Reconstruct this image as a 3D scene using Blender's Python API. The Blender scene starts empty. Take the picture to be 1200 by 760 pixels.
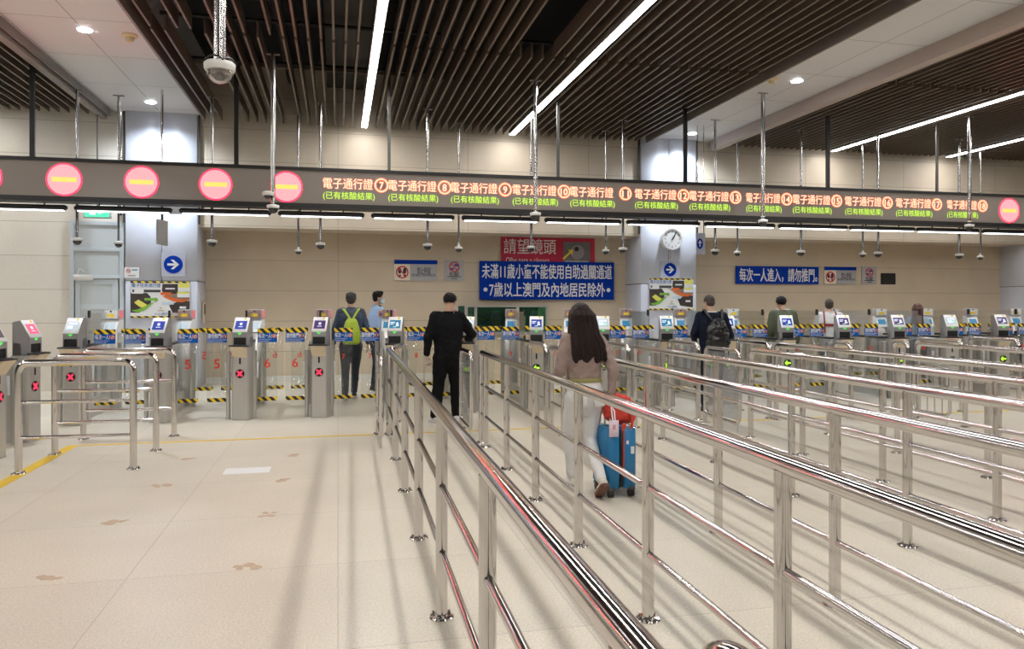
import bpy, math, random
from mathutils import Matrix, Vector
random.seed(7)
sc = bpy.context.scene
COL = sc.collection
PI = math.pi

# ------------------------------------------------------------------ camera
F_PX, HOR, YAW, EYE = 890.0, 355.5, math.radians(12.9), 1.6
cd = bpy.data.cameras.new('camera')
cam = bpy.data.objects.new('camera', cd); COL.objects.link(cam)
cam.location = (0, 0, EYE); cam.rotation_euler = (PI/2, 0, -YAW)
cd.sensor_width = 36; cd.lens = F_PX/1200*36; cd.shift_y = -(380-HOR)/1200
cd.clip_start = 0.02
sc.camera = cam
CS, SN = math.cos(YAW), math.sin(YAW)

# ------------------------------------------------------------------ world, exposure
EXPOSURE = 0.2
STRIP_L, TUBE_L, SPOT_W, WORLD_L = 46.0, 6.0, 420.0, 0.47
sc.view_settings.view_transform = 'Standard'
try: sc.view_settings.look = 'None'
except Exception: pass
sc.view_settings.exposure = EXPOSURE; sc.view_settings.gamma = 1
sc.view_settings.use_curve_mapping = False
w = bpy.data.worlds.new('World'); sc.world = w; w.use_nodes = True
w.node_tree.nodes['Background'].inputs[0].default_value = (1.0, .94, .86, 1)
w.node_tree.nodes['Background'].inputs[1].default_value = WORLD_L
cy = sc.cycles
cy.transparent_max_bounces = 32; cy.max_bounces = 8; cy.sample_clamp_indirect = 4.0
cy.use_denoising = True; cy.caustics_reflective = False; cy.caustics_refractive = False

# ------------------------------------------------------------------ measuring helpers (real planes and real distances)
def on_plane(u, Y):                       # x of the sight line through column u where it meets the plane y = Y
    t = (u-600)/F_PX
    return Y*(t*CS+SN)/(CS-t*SN)
def height(v, X, Y):
    return EYE + (HOR-v)/F_PX*(X*SN+Y*CS)
def at(u, v, Y):
    X = on_plane(u, Y); return X, height(v, X, Y)
def ground(u, v, z=0.0):
    d = (EYE-z)*F_PX/(v-HOR); lat = (u-600)/F_PX*d
    return lat*CS+d*SN, d*CS-lat*SN
def line_at(p, d, phi=math.radians(12.0)):  # a point of the lane railing that runs p metres beside the camera, d metres ahead
    lat = (p-d*math.sin(phi))/math.cos(phi)
    return lat*CS+d*SN, d*CS-lat*SN

# ------------------------------------------------------------------ materials
MATS = {}
def nodes_of(name):
    m = bpy.data.materials.new(name); m.use_nodes = True
    nt = m.node_tree; return m, nt, nt.nodes['Principled BSDF']
def mat(name, col, rough=.5, metal=0.0, noise=0.0, nscale=20.0, bump=0.0, bscale=60.0, emit=None, es=1.0, spec=None, stretch=None, coat=0):
    if name in MATS: return MATS[name]
    m, nt, b = nodes_of(name)
    N, L = nt.nodes, nt.links
    b.inputs['Base Color'].default_value = (*col, 1)
    b.inputs['Roughness'].default_value = rough
    b.inputs['Metallic'].default_value = metal
    if spec is not None: b.inputs['Specular IOR Level'].default_value = spec
    if coat: b.inputs['Coat Weight'].default_value = coat
    tc = N.new('ShaderNodeTexCoord'); mp = N.new('ShaderNodeMapping'); L.new(tc.outputs['Object'], mp.inputs[0])
    if stretch: mp.inputs['Scale'].default_value = stretch
    nz = N.new('ShaderNodeTexNoise'); nz.inputs['Scale'].default_value = nscale; nz.inputs['Detail'].default_value = 4
    L.new(mp.outputs[0], nz.inputs['Vector'])
    k = noise if noise else 0.06
    mx = N.new('ShaderNodeMix'); mx.data_type = 'RGBA'
    mx.inputs[6].default_value = (*[c*(1-k) for c in col], 1); mx.inputs[7].default_value = (*[min(1, c*(1+k)) for c in col], 1)
    L.new(nz.outputs['Fac'], mx.inputs[0]); L.new(mx.outputs[2], b.inputs['Base Color'])
    if bump:
        n2 = N.new('ShaderNodeTexNoise'); n2.inputs['Scale'].default_value = bscale; n2.inputs['Detail'].default_value = 5
        L.new(mp.outputs[0], n2.inputs['Vector'])
        bp = N.new('ShaderNodeBump'); bp.inputs['Strength'].default_value = bump; bp.inputs['Distance'].default_value = .02
        L.new(n2.outputs['Fac'], bp.inputs['Height']); L.new(bp.outputs[0], b.inputs['Normal'])
    if emit:
        b.inputs['Emission Color'].default_value = (*emit, 1); b.inputs['Emission Strength'].default_value = es
    MATS[name] = m; return m
def glow(name, col, s=1.0):
    if name in MATS: return MATS[name]
    m, nt, b = nodes_of(name)
    b.inputs['Base Color'].default_value = (*[min(1, c)*.1 for c in col], 1)
    b.inputs['Emission Color'].default_value = (*col, 1); b.inputs['Emission Strength'].default_value = s
    b.inputs['Roughness'].default_value = .4
    MATS[name] = m; return m
def pane_mat(name, tint=(1, 1, 1), refl=.10, haze=0.0, hazecol=(.8, .8, .8)):
    if name in MATS: return MATS[name]
    m = bpy.data.materials.new(name); m.use_nodes = True
    nt = m.node_tree; N, L = nt.nodes, nt.links; N.clear()
    out = N.new('ShaderNodeOutputMaterial'); tr = N.new('ShaderNodeBsdfTransparent'); tr.inputs[0].default_value = (*tint, 1)
    gl = N.new('ShaderNodeBsdfGlossy'); gl.inputs['Roughness'].default_value = .03
    df = N.new('ShaderNodeBsdfDiffuse'); df.inputs[0].default_value = (*hazecol, 1)
    lw = N.new('ShaderNodeLayerWeight'); lw.inputs['Blend'].default_value = .25
    mu = N.new('ShaderNodeMath'); mu.operation = 'MULTIPLY_ADD'; mu.inputs[1].default_value = .5; mu.inputs[2].default_value = refl*.4
    L.new(lw.outputs['Fresnel'], mu.inputs[0])
    m1 = N.new('ShaderNodeMixShader'); m1.inputs[0].default_value = haze; L.new(tr.outputs[0], m1.inputs[1]); L.new(df.outputs[0], m1.inputs[2])
    m2 = N.new('ShaderNodeMixShader'); L.new(mu.outputs[0], m2.inputs[0]); L.new(m1.outputs[0], m2.inputs[1]); L.new(gl.outputs[0], m2.inputs[2])
    L.new(m2.outputs[0], out.inputs[0])
    MATS[name] = m; return m
def hazard_mat(name, period=.1):
    if name in MATS: return MATS[name]
    m, nt, b = nodes_of(name); N, L = nt.nodes, nt.links
    tc = N.new('ShaderNodeTexCoord'); sp = N.new('ShaderNodeSeparateXYZ'); L.new(tc.outputs['Object'], sp.inputs[0])
    ad = N.new('ShaderNodeMath'); ad.operation = 'ADD'; L.new(sp.outputs[0], ad.inputs[0]); L.new(sp.outputs[2], ad.inputs[1])
    dv = N.new('ShaderNodeMath'); dv.operation = 'DIVIDE'; dv.inputs[1].default_value = period; L.new(ad.outputs[0], dv.inputs[0])
    fr = N.new('ShaderNodeMath'); fr.operation = 'FRACT'; L.new(dv.outputs[0], fr.inputs[0])
    gt = N.new('ShaderNodeMath'); gt.operation = 'GREATER_THAN'; gt.inputs[1].default_value = .5; L.new(fr.outputs[0], gt.inputs[0])
    mx = N.new('ShaderNodeMix'); mx.data_type = 'RGBA'; mx.inputs[6].default_value = (.012, .012, .014, 1); mx.inputs[7].default_value = (.95, .66, .03, 1)
    L.new(gt.outputs[0], mx.inputs[0]); L.new(mx.outputs[2], b.inputs['Base Color']); b.inputs['Roughness'].default_value = .45
    MATS[name] = m; return m
def joint_mat(name, col, joint, bw, bh, ms, rough, var=.06, speck=.12, nscale=120., plane='XY', offset=0.0, bump=.0, big=.0):
    """stone slabs with thin joints"""
    m, nt, b = nodes_of(name); N, L = nt.nodes, nt.links
    tc = N.new('ShaderNodeTexCoord'); sp = N.new('ShaderNodeSeparateXYZ'); cb = N.new('ShaderNodeCombineXYZ')
    L.new(tc.outputs['Object'], sp.inputs[0]); L.new(sp.outputs[0], cb.inputs[0]); L.new(sp.outputs[1 if plane == 'XY' else 2], cb.inputs[1])
    br = N.new('ShaderNodeTexBrick'); L.new(cb.outputs[0], br.inputs['Vector'])
    br.offset = offset
    br.inputs['Scale'].default_value = 1; br.inputs['Brick Width'].default_value = bw; br.inputs['Row Height'].default_value = bh
    br.inputs['Mortar Size'].default_value = ms; br.inputs['Mortar Smooth'].default_value = .1
    br.inputs['Color1'].default_value = (*[c*(1-var) for c in col], 1); br.inputs['Color2'].default_value = (*[c*(1+var) for c in col], 1)
    br.inputs['Mortar'].default_value = (*joint, 1)
    nz = N.new('ShaderNodeTexNoise'); nz.inputs['Scale'].default_value = nscale; nz.inputs['Detail'].default_value = 3; nz.inputs['Roughness'].default_value = .7
    L.new(tc.outputs['Object'], nz.inputs['Vector'])
    rg = N.new('ShaderNodeMapRange'); rg.inputs[1].default_value = .3; rg.inputs[2].default_value = .7
    rg.inputs[3].default_value = 1-speck; rg.inputs[4].default_value = 1+speck; L.new(nz.outputs['Fac'], rg.inputs[0])
    n2 = N.new('ShaderNodeTexNoise'); n2.inputs['Scale'].default_value = 1.3; n2.inputs['Detail'].default_value = 6; L.new(tc.outputs['Object'], n2.inputs['Vector'])
    r2 = N.new('ShaderNodeMapRange'); r2.inputs[1].default_value = .3; r2.inputs[2].default_value = .7
    r2.inputs[3].default_value = 1-big; r2.inputs[4].default_value = 1+big; L.new(n2.outputs['Fac'], r2.inputs[0])
    mm = N.new('ShaderNodeMath'); mm.operation = 'MULTIPLY'; L.new(rg.outputs[0], mm.inputs[0]); L.new(r2.outputs[0], mm.inputs[1])
    mx = N.new('ShaderNodeMix'); mx.data_type = 'RGBA'; mx.blend_type = 'MULTIPLY'; mx.inputs[0].default_value = 1
    L.new(br.outputs['Color'], mx.inputs[6]); L.new(mm.outputs[0], mx.inputs[7]); L.new(mx.outputs[2], b.inputs['Base Color'])
    b.inputs['Roughness'].default_value = rough
    MATS[name] = m; return m

STEEL = mat('brushed steel', (.62, .60, .57), .30, .85, .10, 6, .05, 40, stretch=(8, 8, .6))
CHROME = mat('polished stainless tube', (.70, .675, .66), .10, 1.0, .03, 8)
POLE = mat('dull steel pole', (.40, .39, .39), .22, 1.0, .05, 6)
DARKSTEEL = mat('dark steel', (.10, .095, .09), .4, .6)
BLACK = mat('black plastic', (.012, .012, .013), .4)
BLACKM = mat('black painted metal', (.018, .017, .017), .45, .2)
WHITEP = mat('white plastic', (.80, .79, .76), .35)
GREYP = mat('grey plastic', (.32, .31, .31), .4, .2)
LGREY = mat('light grey bezel', (.84, .84, .85), .35, .1)
TAN = mat('tan sheet metal', (.74, .62, .44), .45, .0, .08, 10)
YEL = mat('yellow sticker', (.92, .68, .05), .5)
BLUE = mat('sign blue', (.003, .040, .36), .6, noise=.05, spec=.08)
FBLUE = mat('flap sign blue', (.012, .13, .52), .6, noise=.05, spec=.1)
WHITE = mat('sign white', (.86, .86, .86), .5)
REDN = mat('numeral red', (.85, .05, .02), .5)
SGREY = mat('sign grey', (.46, .45, .46), .45, .1)
CREAM = mat('sign cream', (.86, .80, .64), .5)
INK = mat('sign ink', (.03, .035, .06), .5)
NAVYINK = mat('sign navy', (.02, .05, .28), .5)
SRED = mat('sign red', (.62, .03, .04), .5)
CRIMSON = mat('banner crimson', (.52, .02, .06), .6, noise=.1, nscale=8)
HAZ = hazard_mat('hazard tape', .105)
HAZS = hazard_mat('poster hazard edge', .13)
GLASS = pane_mat('clear glass', (.97, .98, .975), .07, .022, (.72, .72, .70))
ACRYL = pane_mat('acrylic', (.90, .91, .92), .14, .16, (.75, .76, .78))
BGLASS = pane_mat('green glass', (.30, .62, .45), .2, .03, (.1, .3, .2))

# ------------------------------------------------------------------ mesh builder
class MB:
    def __init__(s): s.v = []; s.f = []
    def add(s, vs, fs, mi=0, smooth=False, M=None):
        o = len(s.v)
        for p in vs:
            p = Vector(p)
            s.v.append(tuple(M @ p) if M is not None else tuple(p))
        flip = M is not None and M.to_3x3().determinant() < 0
        for f in fs:
            f = [i+o for i in f]
            s.f.append((f[::-1] if flip else f, mi, smooth))
        return s
    def box(s, x0, x1, y0, y1, z0, z1, mi=0, M=None, bev=0.0):
        if bev <= 0:
            vs = [(x, y, z) for z in (z0, z1) for y in (y0, y1) for x in (x0, x1)]
            return s.add(vs, [(0, 2, 3, 1), (4, 5, 7, 6), (0, 1, 5, 4), (2, 6, 7, 3), (0, 4, 6, 2), (1, 3, 7, 5)], mi, False, M)
        b = bev; pts = [(x0+b, y0), (x1-b, y0), (x1, y0+b), (x1, y1-b), (x1-b, y1), (x0+b, y1), (x0, y1-b), (x0, y0+b)]
        cx, cyy = (x0+x1)/2, (y0+y1)/2
        def ins(p): 
            fx = 1-2*b/max(1e-6, x1-x0); fy = 1-2*b/max(1e-6, y1-y0)
            return (cx+(p[0]-cx)*fx, cyy+(p[1]-cyy)*fy)
        rings = [[(*ins(p), z0) for p in pts], [(*p, z0+b) for p in pts], [(*p, z1-b) for p in pts], [(*ins(p), z1) for p in pts]]
        return s.loft(rings, mi, False, M)
    def loft(s, rings, mi=0, smooth=True, M=None, caps=True, closed=True):
        n = len(rings[0]); vs = [p for r in rings for p in r]; fs = []
        for i in range(len(rings)-1):
            for j in range(n if closed else n-1):
                k = (j+1) % n
                fs.append((i*n+j, i*n+k, (i+1)*n+k, (i+1)*n+j))
        s.add(vs, fs, mi, smooth, M)
        if caps and closed:
            s.add(rings[0], [tuple(range(n))[::-1]], mi, False, M)
            s.add(rings[-1], [tuple(range(n))], mi, False, M)
        return s
    def tube(s, path, r, seg=12, mi=0, fillet=0.0, M=None, caps=True, steps=6):
        P = [Vector(p) for p in path]
        if fillet:
            Q = [P[0]]
            for a, b, c in zip(P, P[1:], P[2:]):
                u, w_ = (a-b), (c-b); fl = min(fillet, u.length*.49 if a != P[0] else u.length*.98, w_.length*.49 if c != P[-1] else w_.length*.98)
                p0 = b+u.normalized()*fl; p1 = b+w_.normalized()*fl
                for i in range(steps+1):
                    t = i/steps; Q.append((1-t)**2*p0+2*t*(1-t)*b+t*t*p1)
            Q.append(P[-1]); P = Q
        rs = r if isinstance(r, (list, tuple)) else [r]*len(P)
        rings = []; T = (P[1]-P[0]).normalized()
        up = Vector((0, 0, 1)) if abs(T.z) < .9 else Vector((1, 0, 0))
        A = T.cross(up).normalized()
        for i, p in enumerate(P):
            t = ((P[min(i+1, len(P)-1)]-p).normalized()+(p-P[max(i-1, 0)]).normalized())
            t = t.normalized() if t.length > 1e-9 else T
            A = (A-t*A.dot(t)).normalized(); B = t.cross(A)
            rings.append([tuple(p+(A*math.cos(2*PI*j/seg)+B*math.sin(2*PI*j/seg))*rs[i]) for j in range(seg)])
        return s.loft(rings, mi, True, M, caps)
    def cyl(s, c, r, h, seg=20, mi=0, r2=None, M=None, smooth=True):
        r2 = r if r2 is None else r2
        rings = [[(c[0]+q*math.cos(2*PI*j/seg), c[1]+q*math.sin(2*PI*j/seg), z) for j in range(seg)] for q, z in ((r, c[2]), (r2, c[2]+h))]
        return s.loft(rings, mi, smooth, M)
    def lathe(s, prof, c=(0, 0, 0), seg=20, mi=0, M=None):
        rings = [[(c[0]+max(q, 1e-4)*math.cos(2*PI*j/seg), c[1]+max(q, 1e-4)*math.sin(2*PI*j/seg), c[2]+z) for j in range(seg)] for q, z in prof]
        return s.loft(rings, mi, True, M)
    def ell(s, c, r, seg=14, rings=8, mi=0, M=None):
        R = []
        for i in range(rings+1):
            a = -PI/2+PI*i/rings; a = max(-PI/2+.02, min(PI/2-.02, a))
            R.append([(c[0]+r[0]*math.cos(a)*math.cos(2*PI*j/seg), c[1]+r[1]*math.cos(a)*math.sin(2*PI*j/seg), c[2]+r[2]*math.sin(a)) for j in range(seg)])
        return s.loft(R, mi, True, M)
    def cone(s, a, b, ra, rb, seg=12, mi=0):
        """round cone: a tapered limb with rounded ends"""
        a, b = Vector(a), Vector(b); t = (b-a); L_ = t.length; t = t.normalized()
        up = Vector((0, 0, 1)) if abs(t.z) < .9 else Vector((1, 0, 0))
        A = t.cross(up).normalized(); B = t.cross(A)*-1; B = A.cross(t)*-1
        R = []
        def ring(c, r): R.append([tuple(c+(A*math.cos(2*PI*j/seg)+t.cross(A)*math.sin(2*PI*j/seg))*r) for j in range(seg)])
        for k in (-.98, -.8, -.45): ring(a+t*ra*k, ra*math.sqrt(max(0, 1-k*k)))
        ring(a, ra)
        ring(b, rb)
        for k in (.45, .8, .98): ring(b+t*rb*k, rb*math.sqrt(max(0, 1-k*k)))
        return s.loft(R, mi, True)
    def prism(s, poly, y0, y1, mi=0, M=None, smooth=False):
        """polygon in x,z pushed along y"""
        return s.loft([[(x, y0, z) for x, z in poly], [(x, y1, z) for x, z in poly]], mi, smooth, M)
    def disc(s, c, r, y0, y1, seg=28, mi=0, M=None, inner=0.0):
        """disc (or ring) facing -y"""
        if inner <= 0:
            return s.prism([(c[0]+r*math.cos(2*PI*j/seg), c[1]+r*math.sin(2*PI*j/seg)) for j in range(seg)], y0, y1, mi, M)
        R = []
        for q, y in ((r, y1), (r, y0), (inner, y0), (inner, y1)):
            R.append([(c[0]+q*math.cos(2*PI*j/seg), y, c[1]+q*math.sin(2*PI*j/seg)) for j in range(seg)])
        return s.loft(R, mi, False, M, caps=False)
    def text(s, body, size, x, y, z, mi=0, align='CENTER', width=None, off=0.0, M=None, mirror=False, sx=1.0, bold=0.0):
        """bold: stroke thickening as a share of the letter size"""
        if bold or off:
            q = (bold or off)*.55*size
            for i, (dx, dz) in enumerate(((-q, -q*.5), (q, -q*.5), (0, q))): s.text(body, size, x+dx, y-.0007*i, z+dz, mi, align, width, 0.0, M, mirror, sx)
            return s
        """lettering in the x,z plane facing -y; (x,z) is the anchor of the line's middle height"""
        vs, fs, bx = text_data(body, off)
        k = size; kx = size*sx
        w0 = (bx[1]-bx[0])
        if width: kx = width/w0
        ax = {'CENTER': (bx[0]+bx[1])/2, 'LEFT': bx[0], 'RIGHT': bx[1]}[align]
        az = .37
        g = -1 if mirror else 1
        pts = [(x+g*(p[0]-ax)*kx, y, z+(p[1]-az)*k) for p in vs]
        return s.add(pts, [f[::-1] for f in fs] if mirror else fs, mi, False, M)
    def mesh(s, name, mats):
        me = bpy.data.meshes.new(name)
        me.from_pydata(s.v, [], [f[0] for f in s.f])
        for m in (mats if isinstance(mats, (list, tuple)) else [mats]): me.materials.append(m)
        me.polygons.foreach_set('material_index', [f[1] for f in s.f])
        me.polygons.foreach_set('use_smooth', [f[2] for f in s.f])
        me.update()
        try: me.set_sharp_from_angle(angle=math.radians(50))
        except Exception: pass
        return me
    def build(s, name, mats, parent=None, loc=None, rotz=0.0):
        return link(name, s.mesh(name, mats), parent, loc, rotz)
TEXTS = {}
def text_data(body, off):
    k = (body, round(off, 4))
    if k in TEXTS: return TEXTS[k]
    c = bpy.data.curves.new('lettering', 'FONT'); c.body = body; c.offset = off; c.resolution_u = 2; c.fill_mode = 'FRONT'
    o = bpy.data.objects.new('lettering', c); COL.objects.link(o)
    dg = bpy.context.evaluated_depsgraph_get(); dg.update()
    m = bpy.data.meshes.new_from_object(o.evaluated_get(dg))
    vs = [tuple(v.co) for v in m.vertices]; fs = [tuple(p.vertices) for p in m.polygons]
    bpy.data.objects.remove(o); bpy.data.curves.remove(c); bpy.data.meshes.remove(m)
    bx = (min(v[0] for v in vs), max(v[0] for v in vs))
    TEXTS[k] = (vs, fs, bx); return TEXTS[k]
def link(name, me, parent=None, loc=None, rotz=0.0):
    o = bpy.data.objects.new(name, me); COL.objects.link(o)
    if parent is not None: o.parent = parent
    if loc is not None: o.location = loc
    if rotz: o.rotation_euler = (0, 0, rotz)
    return o
def tag(o, label=None, cat=None, group=None, kind=None):
    if label: o['label'] = label
    if cat: o['category'] = cat
    if group: o['group'] = group
    if kind: o['kind'] = kind
    return o
def thing(name, label, cat, loc=(0, 0, 0), rotz=0.0, group=None):
    o = bpy.data.objects.new(name, None); COL.objects.link(o)
    o.empty_display_size = .1
    o.location = loc; o.rotation_euler = (0, 0, rotz)
    return tag(o, label, cat, group)
def struct(name, mb, mats): return tag(mb.build(name, mats), kind='structure')
SHARED = {}
def shared(key, name, fn, mats, parent):
    """a part whose mesh is built once and used again by each copy of its thing"""
    if key not in SHARED:
        b = MB(); fn(b); SHARED[key] = b.mesh(name, mats)
    return link(name, SHARED[key], parent)

# ------------------------------------------------------------------ setting
YF, YU, YR, ZC = 15.3, 15.4, 16.2, 5.17          # column face, upper wall, recessed wall, white ceiling
XA, XB0, XB1, XC0, XC1 = -4.08, -2.46, 6.46, 7.97, 16.4
FLOOR = joint_mat('terrazzo floor', (.665, .605, .500), (.52, .465, .385), 1.2, 1.2, .004, .36, .03, .17, 75., 'XY', 0.0, big=.05)
WALLM = joint_mat('sandstone slabs', (.64, .535, .40), (.42, .35, .27), 40, .62, .006, .55, .02, .10, 70., 'XZ', 0.0, big=.06)
WALLL = joint_mat('pale stone slabs', (.78, .73, .65), (.50, .46, .40), 3.2, .62, .006, .5, .02, .06, 70., 'XZ', 0.0, big=.04)
WALLFR = mat('dark reflection wall', (.11, .105, .105), .5)
CLAD = mat('aluminium cladding', (.60, .62, .70), .42, .1, .04, 3)
CEIL = joint_mat('white ceiling panels', (.80, .80, .83), (.30, .30, .30), .81, 1.5, .006, .4, .015, .02, 40., 'XY', .0)
SLAT = mat('brown aluminium slats', (.125, .095, .072), .42, .1, .08, 5)
FASC = mat('slat fascia', (.22, .19, .17), .45, .1)
FASB = mat('fascia board', (.46, .39, .36), .5)
VOID = mat('dark plenum', (.008, .008, .009), .9)

b = MB(); b.box(-16, 24, -9, 18, -.2, 0); struct('floor', b, FLOOR)
b = MB()
for a, c in ((-16, -3.84),): b.box(a, c, 15.45, 16.6, 0, 6.3)
struct('wall_left', b, WALLL)
b = MB()
for a, c in ((-2.59, 6.35), (7.64, 16.55), (17.8, 24)): b.box(a, c, YR, YR+.4, 0, 3.3)
struct('wall_back', b, WALLM)
b = MB()
for a, c in ((-2.59, 6.35), (7.64, 16.55), (17.8, 24)): b.box(a, c, YU, 16.6, 3.06, 6.3)
UPPER = joint_mat('upper wall slabs', (.64, .555, .445), (.40, .35, .28), 2.6, .62, .006, .55, .02, .09, 70., 'XZ', 0.0, big=.06)
struct('wall_upper', b, UPPER)
for n, (a, c) in enumerate(((-3.84, -2.59), (6.35, 7.64), (16.55, 17.85))):
    b = MB()
    b.box(a, c, YF, 16.6, 0, 2.02, 0, bev=.012); b.box(a, (a+c)/2-.004, YF, 16.6, 2.03, 3.28, 0, bev=.012); b.box((a+c)/2+.004, c, YF, 16.6, 2.03, 3.28, 0, bev=.012)
    b.box(a, (a+c)/2-.004, YF, 16.6, 3.29, 6.3, 0, bev=.012); b.box((a+c)/2+.004, c, YF, 16.6, 3.29, 6.3, 0, bev=.012)
    b.box(a+.01, c-.01, YF+.02, 16.6, 0, 6.3, 1)
    for x in (a-.045, c+.015): b.box(x, x+.03, YF+.03, YF+.06, 3.1, ZC, 1)
    struct('wall_column', b, [CLAD, DARKSTEEL])
b = MB()
for a, c in ((-2.585, 6.345), (7.645, 16.545)): b.box(a, c, YR-.02, YR, 0, .12)
for x0, x1, y0, y1, nm in ((-16, 24, -9.2, -9, 'wall_unseen_front'), (-16.2, -16, -9, 16, 'wall_unseen_left'), (24, 24.2, -9, 16, 'wall_unseen_right')):  # unseen walls, added dark so the chrome has contrast to reflect
    q = MB(); q.box(x0, x1, y0, y1, 0, 6.3); struct(nm, q, WALLFR)
struct('baseboard_back', b, mat('pale skirting', (.74, .72, .67), .5))
b = MB()
for a, c in ((XA, XB0), (XB1, XC0), (XC1, XC1+1.6)):
    b.box(a, c, -7, YU, ZC, ZC+.06)
    for x in (a, c-.02): b.box(x, x+.02, -7, YU, ZC+.06, 6.3)
struct('ceiling', b, CEIL)
b = MB(); b.box(-16, 24, -9, 16.6, 6.3, 6.4); struct('ceiling_void', b, VOID)
b = MB()
for y in (1.5, 4.2, 6.4, 9.1, 11.6, 13.6):
    b.tube([(-16, y, 5.72), (24, y, 5.72)], .03, 8)
for x in (-.9, .9, 2.6, 4.9):
    b.tube([(x, -6, 5.9), (x, 15.3, 5.9)], .05, 8)
b.box(-2.3, 6.3, 7.2, 7.6, 5.75, 5.95)
b.box(-.2, .5, -6, 15.2, 5.8, 6.1)
struct('ceiling_pipes', b, mat('plenum steel', (.03, .03, .032), .5, .5))
SL_Z0, SL_Z1, PITCH = 5.06, 5.27, .16
def slats(a, c, skip_near=(), skip_far=()):
    b = MB(); n = int((c-a)/PITCH)
    for i in range(1, n):
        x = a+i*PITCH
        if min(abs(x-lx) for lx in STRIPS) < .09: continue
        if i not in skip_far: b.box(x-.014, x+.014, 10.36, 15.22, SL_Z0, SL_Z1)
        if i not in skip_near: b.box(x-.014, x+.014, -7, 10.3, SL_Z0+.02, SL_Z1+.02)
    for y in (12.4, 8.2, 4.0): b.box(a, c, y, y+.04, SL_Z1+.02, SL_Z1+.06)
    for x in (a, c-.03): b.box(x, x+.03, -7, 15.24, SL_Z0-.02, ZC+.2, 1)
    struct('ceiling_slats', b, [SLAT, FASC])
STRIPS = (.5, 3.46, 10.9, 13.96, -9.6, -6.6)
slats(-15, XA); slats(XB0, XB1, (2, 5, 9, 31, 32, 33), (3, 4, 10)); slats(XC0, XC1)
b = MB(); b.box(XC0-.012, XC0+.16, -7, 15.25, SL_Z0-.1, ZC-.002); struct('trim_1', b, FASB)
b = MB(); b.box(XA-.16, XA-.05, -7, 15.25, SL_Z0-.08, ZC+.1); struct('trim_2', b, FASC)

# lamps of the hall: long strips between the slats
STRIPM = glow('strip diffuser', (1.0, .97, .93), STRIP_L)
NAMES = {.5: 'long white strip lamp among the slats above the seventh lane, steeply rising in view',
         3.46: 'long white strip lamp crossing the slatted ceiling above the eleventh lane',
         10.9: 'longer of the two white strip lamps in the slatted bay beyond the clock column',
         13.96: 'shorter of the two white strip lamps in the slatted bay beyond the clock column'}
for x in STRIPS:
    t = thing('strip_light', NAMES.get(x, 'white strip lamp in the slatted bay beyond the first column, outside the picture'), 'ceiling lamp', (x, 0, 5.04), 0, 'strip lamps in the slatted ceiling')
    b = MB(); b.box(-.065, .065, -6.9, 15.1, .012, .10); b.box(-.065, -.052, -6.9, 15.1, 0, .012); b.box(.052, .065, -6.9, 15.1, 0, .012); b.build('housing', FASC, t)
    b = MB(); b.box(-.05, .05, -6.9, 15.1, -.006, .011); b.build('diffuser', STRIPM, t)

# yellow floor line
YLINE = mat('yellow floor paint', (.80, .53, .03), .5, noise=.12, nscale=14)
b = MB(); b.box(-2.97, -2.85, 5.0, 9.46, 0, .003); b.box(-2.85, 20, 9.40, 9.46, 0, .003)
tag(b.build('floor_line', YLINE), 'yellow line painted on the floor before the gates, turning beside the short railings', 'floor marking')
# ------------------------------------------------------------------ display band over the gates
YB = 12.37
bz0, bz1 = 3.10, 3.74
LEDFACE = mat('led matrix face', (.15, .13, .115), .55, 0, .25, 260, emit=(.30, .24, .19), es=.2)
L_ORANGE, L_CORE, L_GREEN = glow('led orange halo', (1.0, .075, .017), 3.8), glow('led core', (1.0, .80, .55), 1.2), glow('led green', (.62, 1.0, .08), 1.0)
L_RED, L_PINK, L_AMBER = glow('led red', (1.0, .007, .032), 7.0), glow('led pink', (1.0, .060, .064), 7.0), glow('led amber', (1.0, .55, .12), 1.3)
band = thing('display_band', 'long black framed electronic display band with red circles and lane messages', 'display', (0, YB, bz0))
b = MB(); b.box(-11, 19, .03, .26, .04, bz1-bz0-.04); b.build('cabinet', BLACKM, band)
b = MB(); b.box(-11, 19, .004, .03, .06, bz1-bz0-.045); b.build('matrix_face', LEDFACE, band)
b = MB(); b.box(-11, 19, -.03, .28, bz1-bz0-.05, bz1-bz0); b.build('frame', BLACKM, band)
b = MB(); b.box(-11, 19, -.03, .28, 0, .075); b.build('frame', BLACKM, band)
def band_pt(u, v):
    X = on_plane(u, YB); return X, height(v, X, YB)-bz0
for X in (-4.98, -3.93, -2.88, -1.83, -.785, 12.86, 13.93):
    b = MB(); b.disc((X, .325), .238, -.004, .005, 40, 0, inner=.222); b.disc((X, .325), .222, -.003, .005, 40, 1)
    s_ = b.build('no_entry_symbol', [L_RED, L_PINK], band)
    b = MB(); b.box(X-.165, X+.165, -.008, -.002, .325-.034, .325+.034); b.build('bar', L_AMBER, s_)
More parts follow.
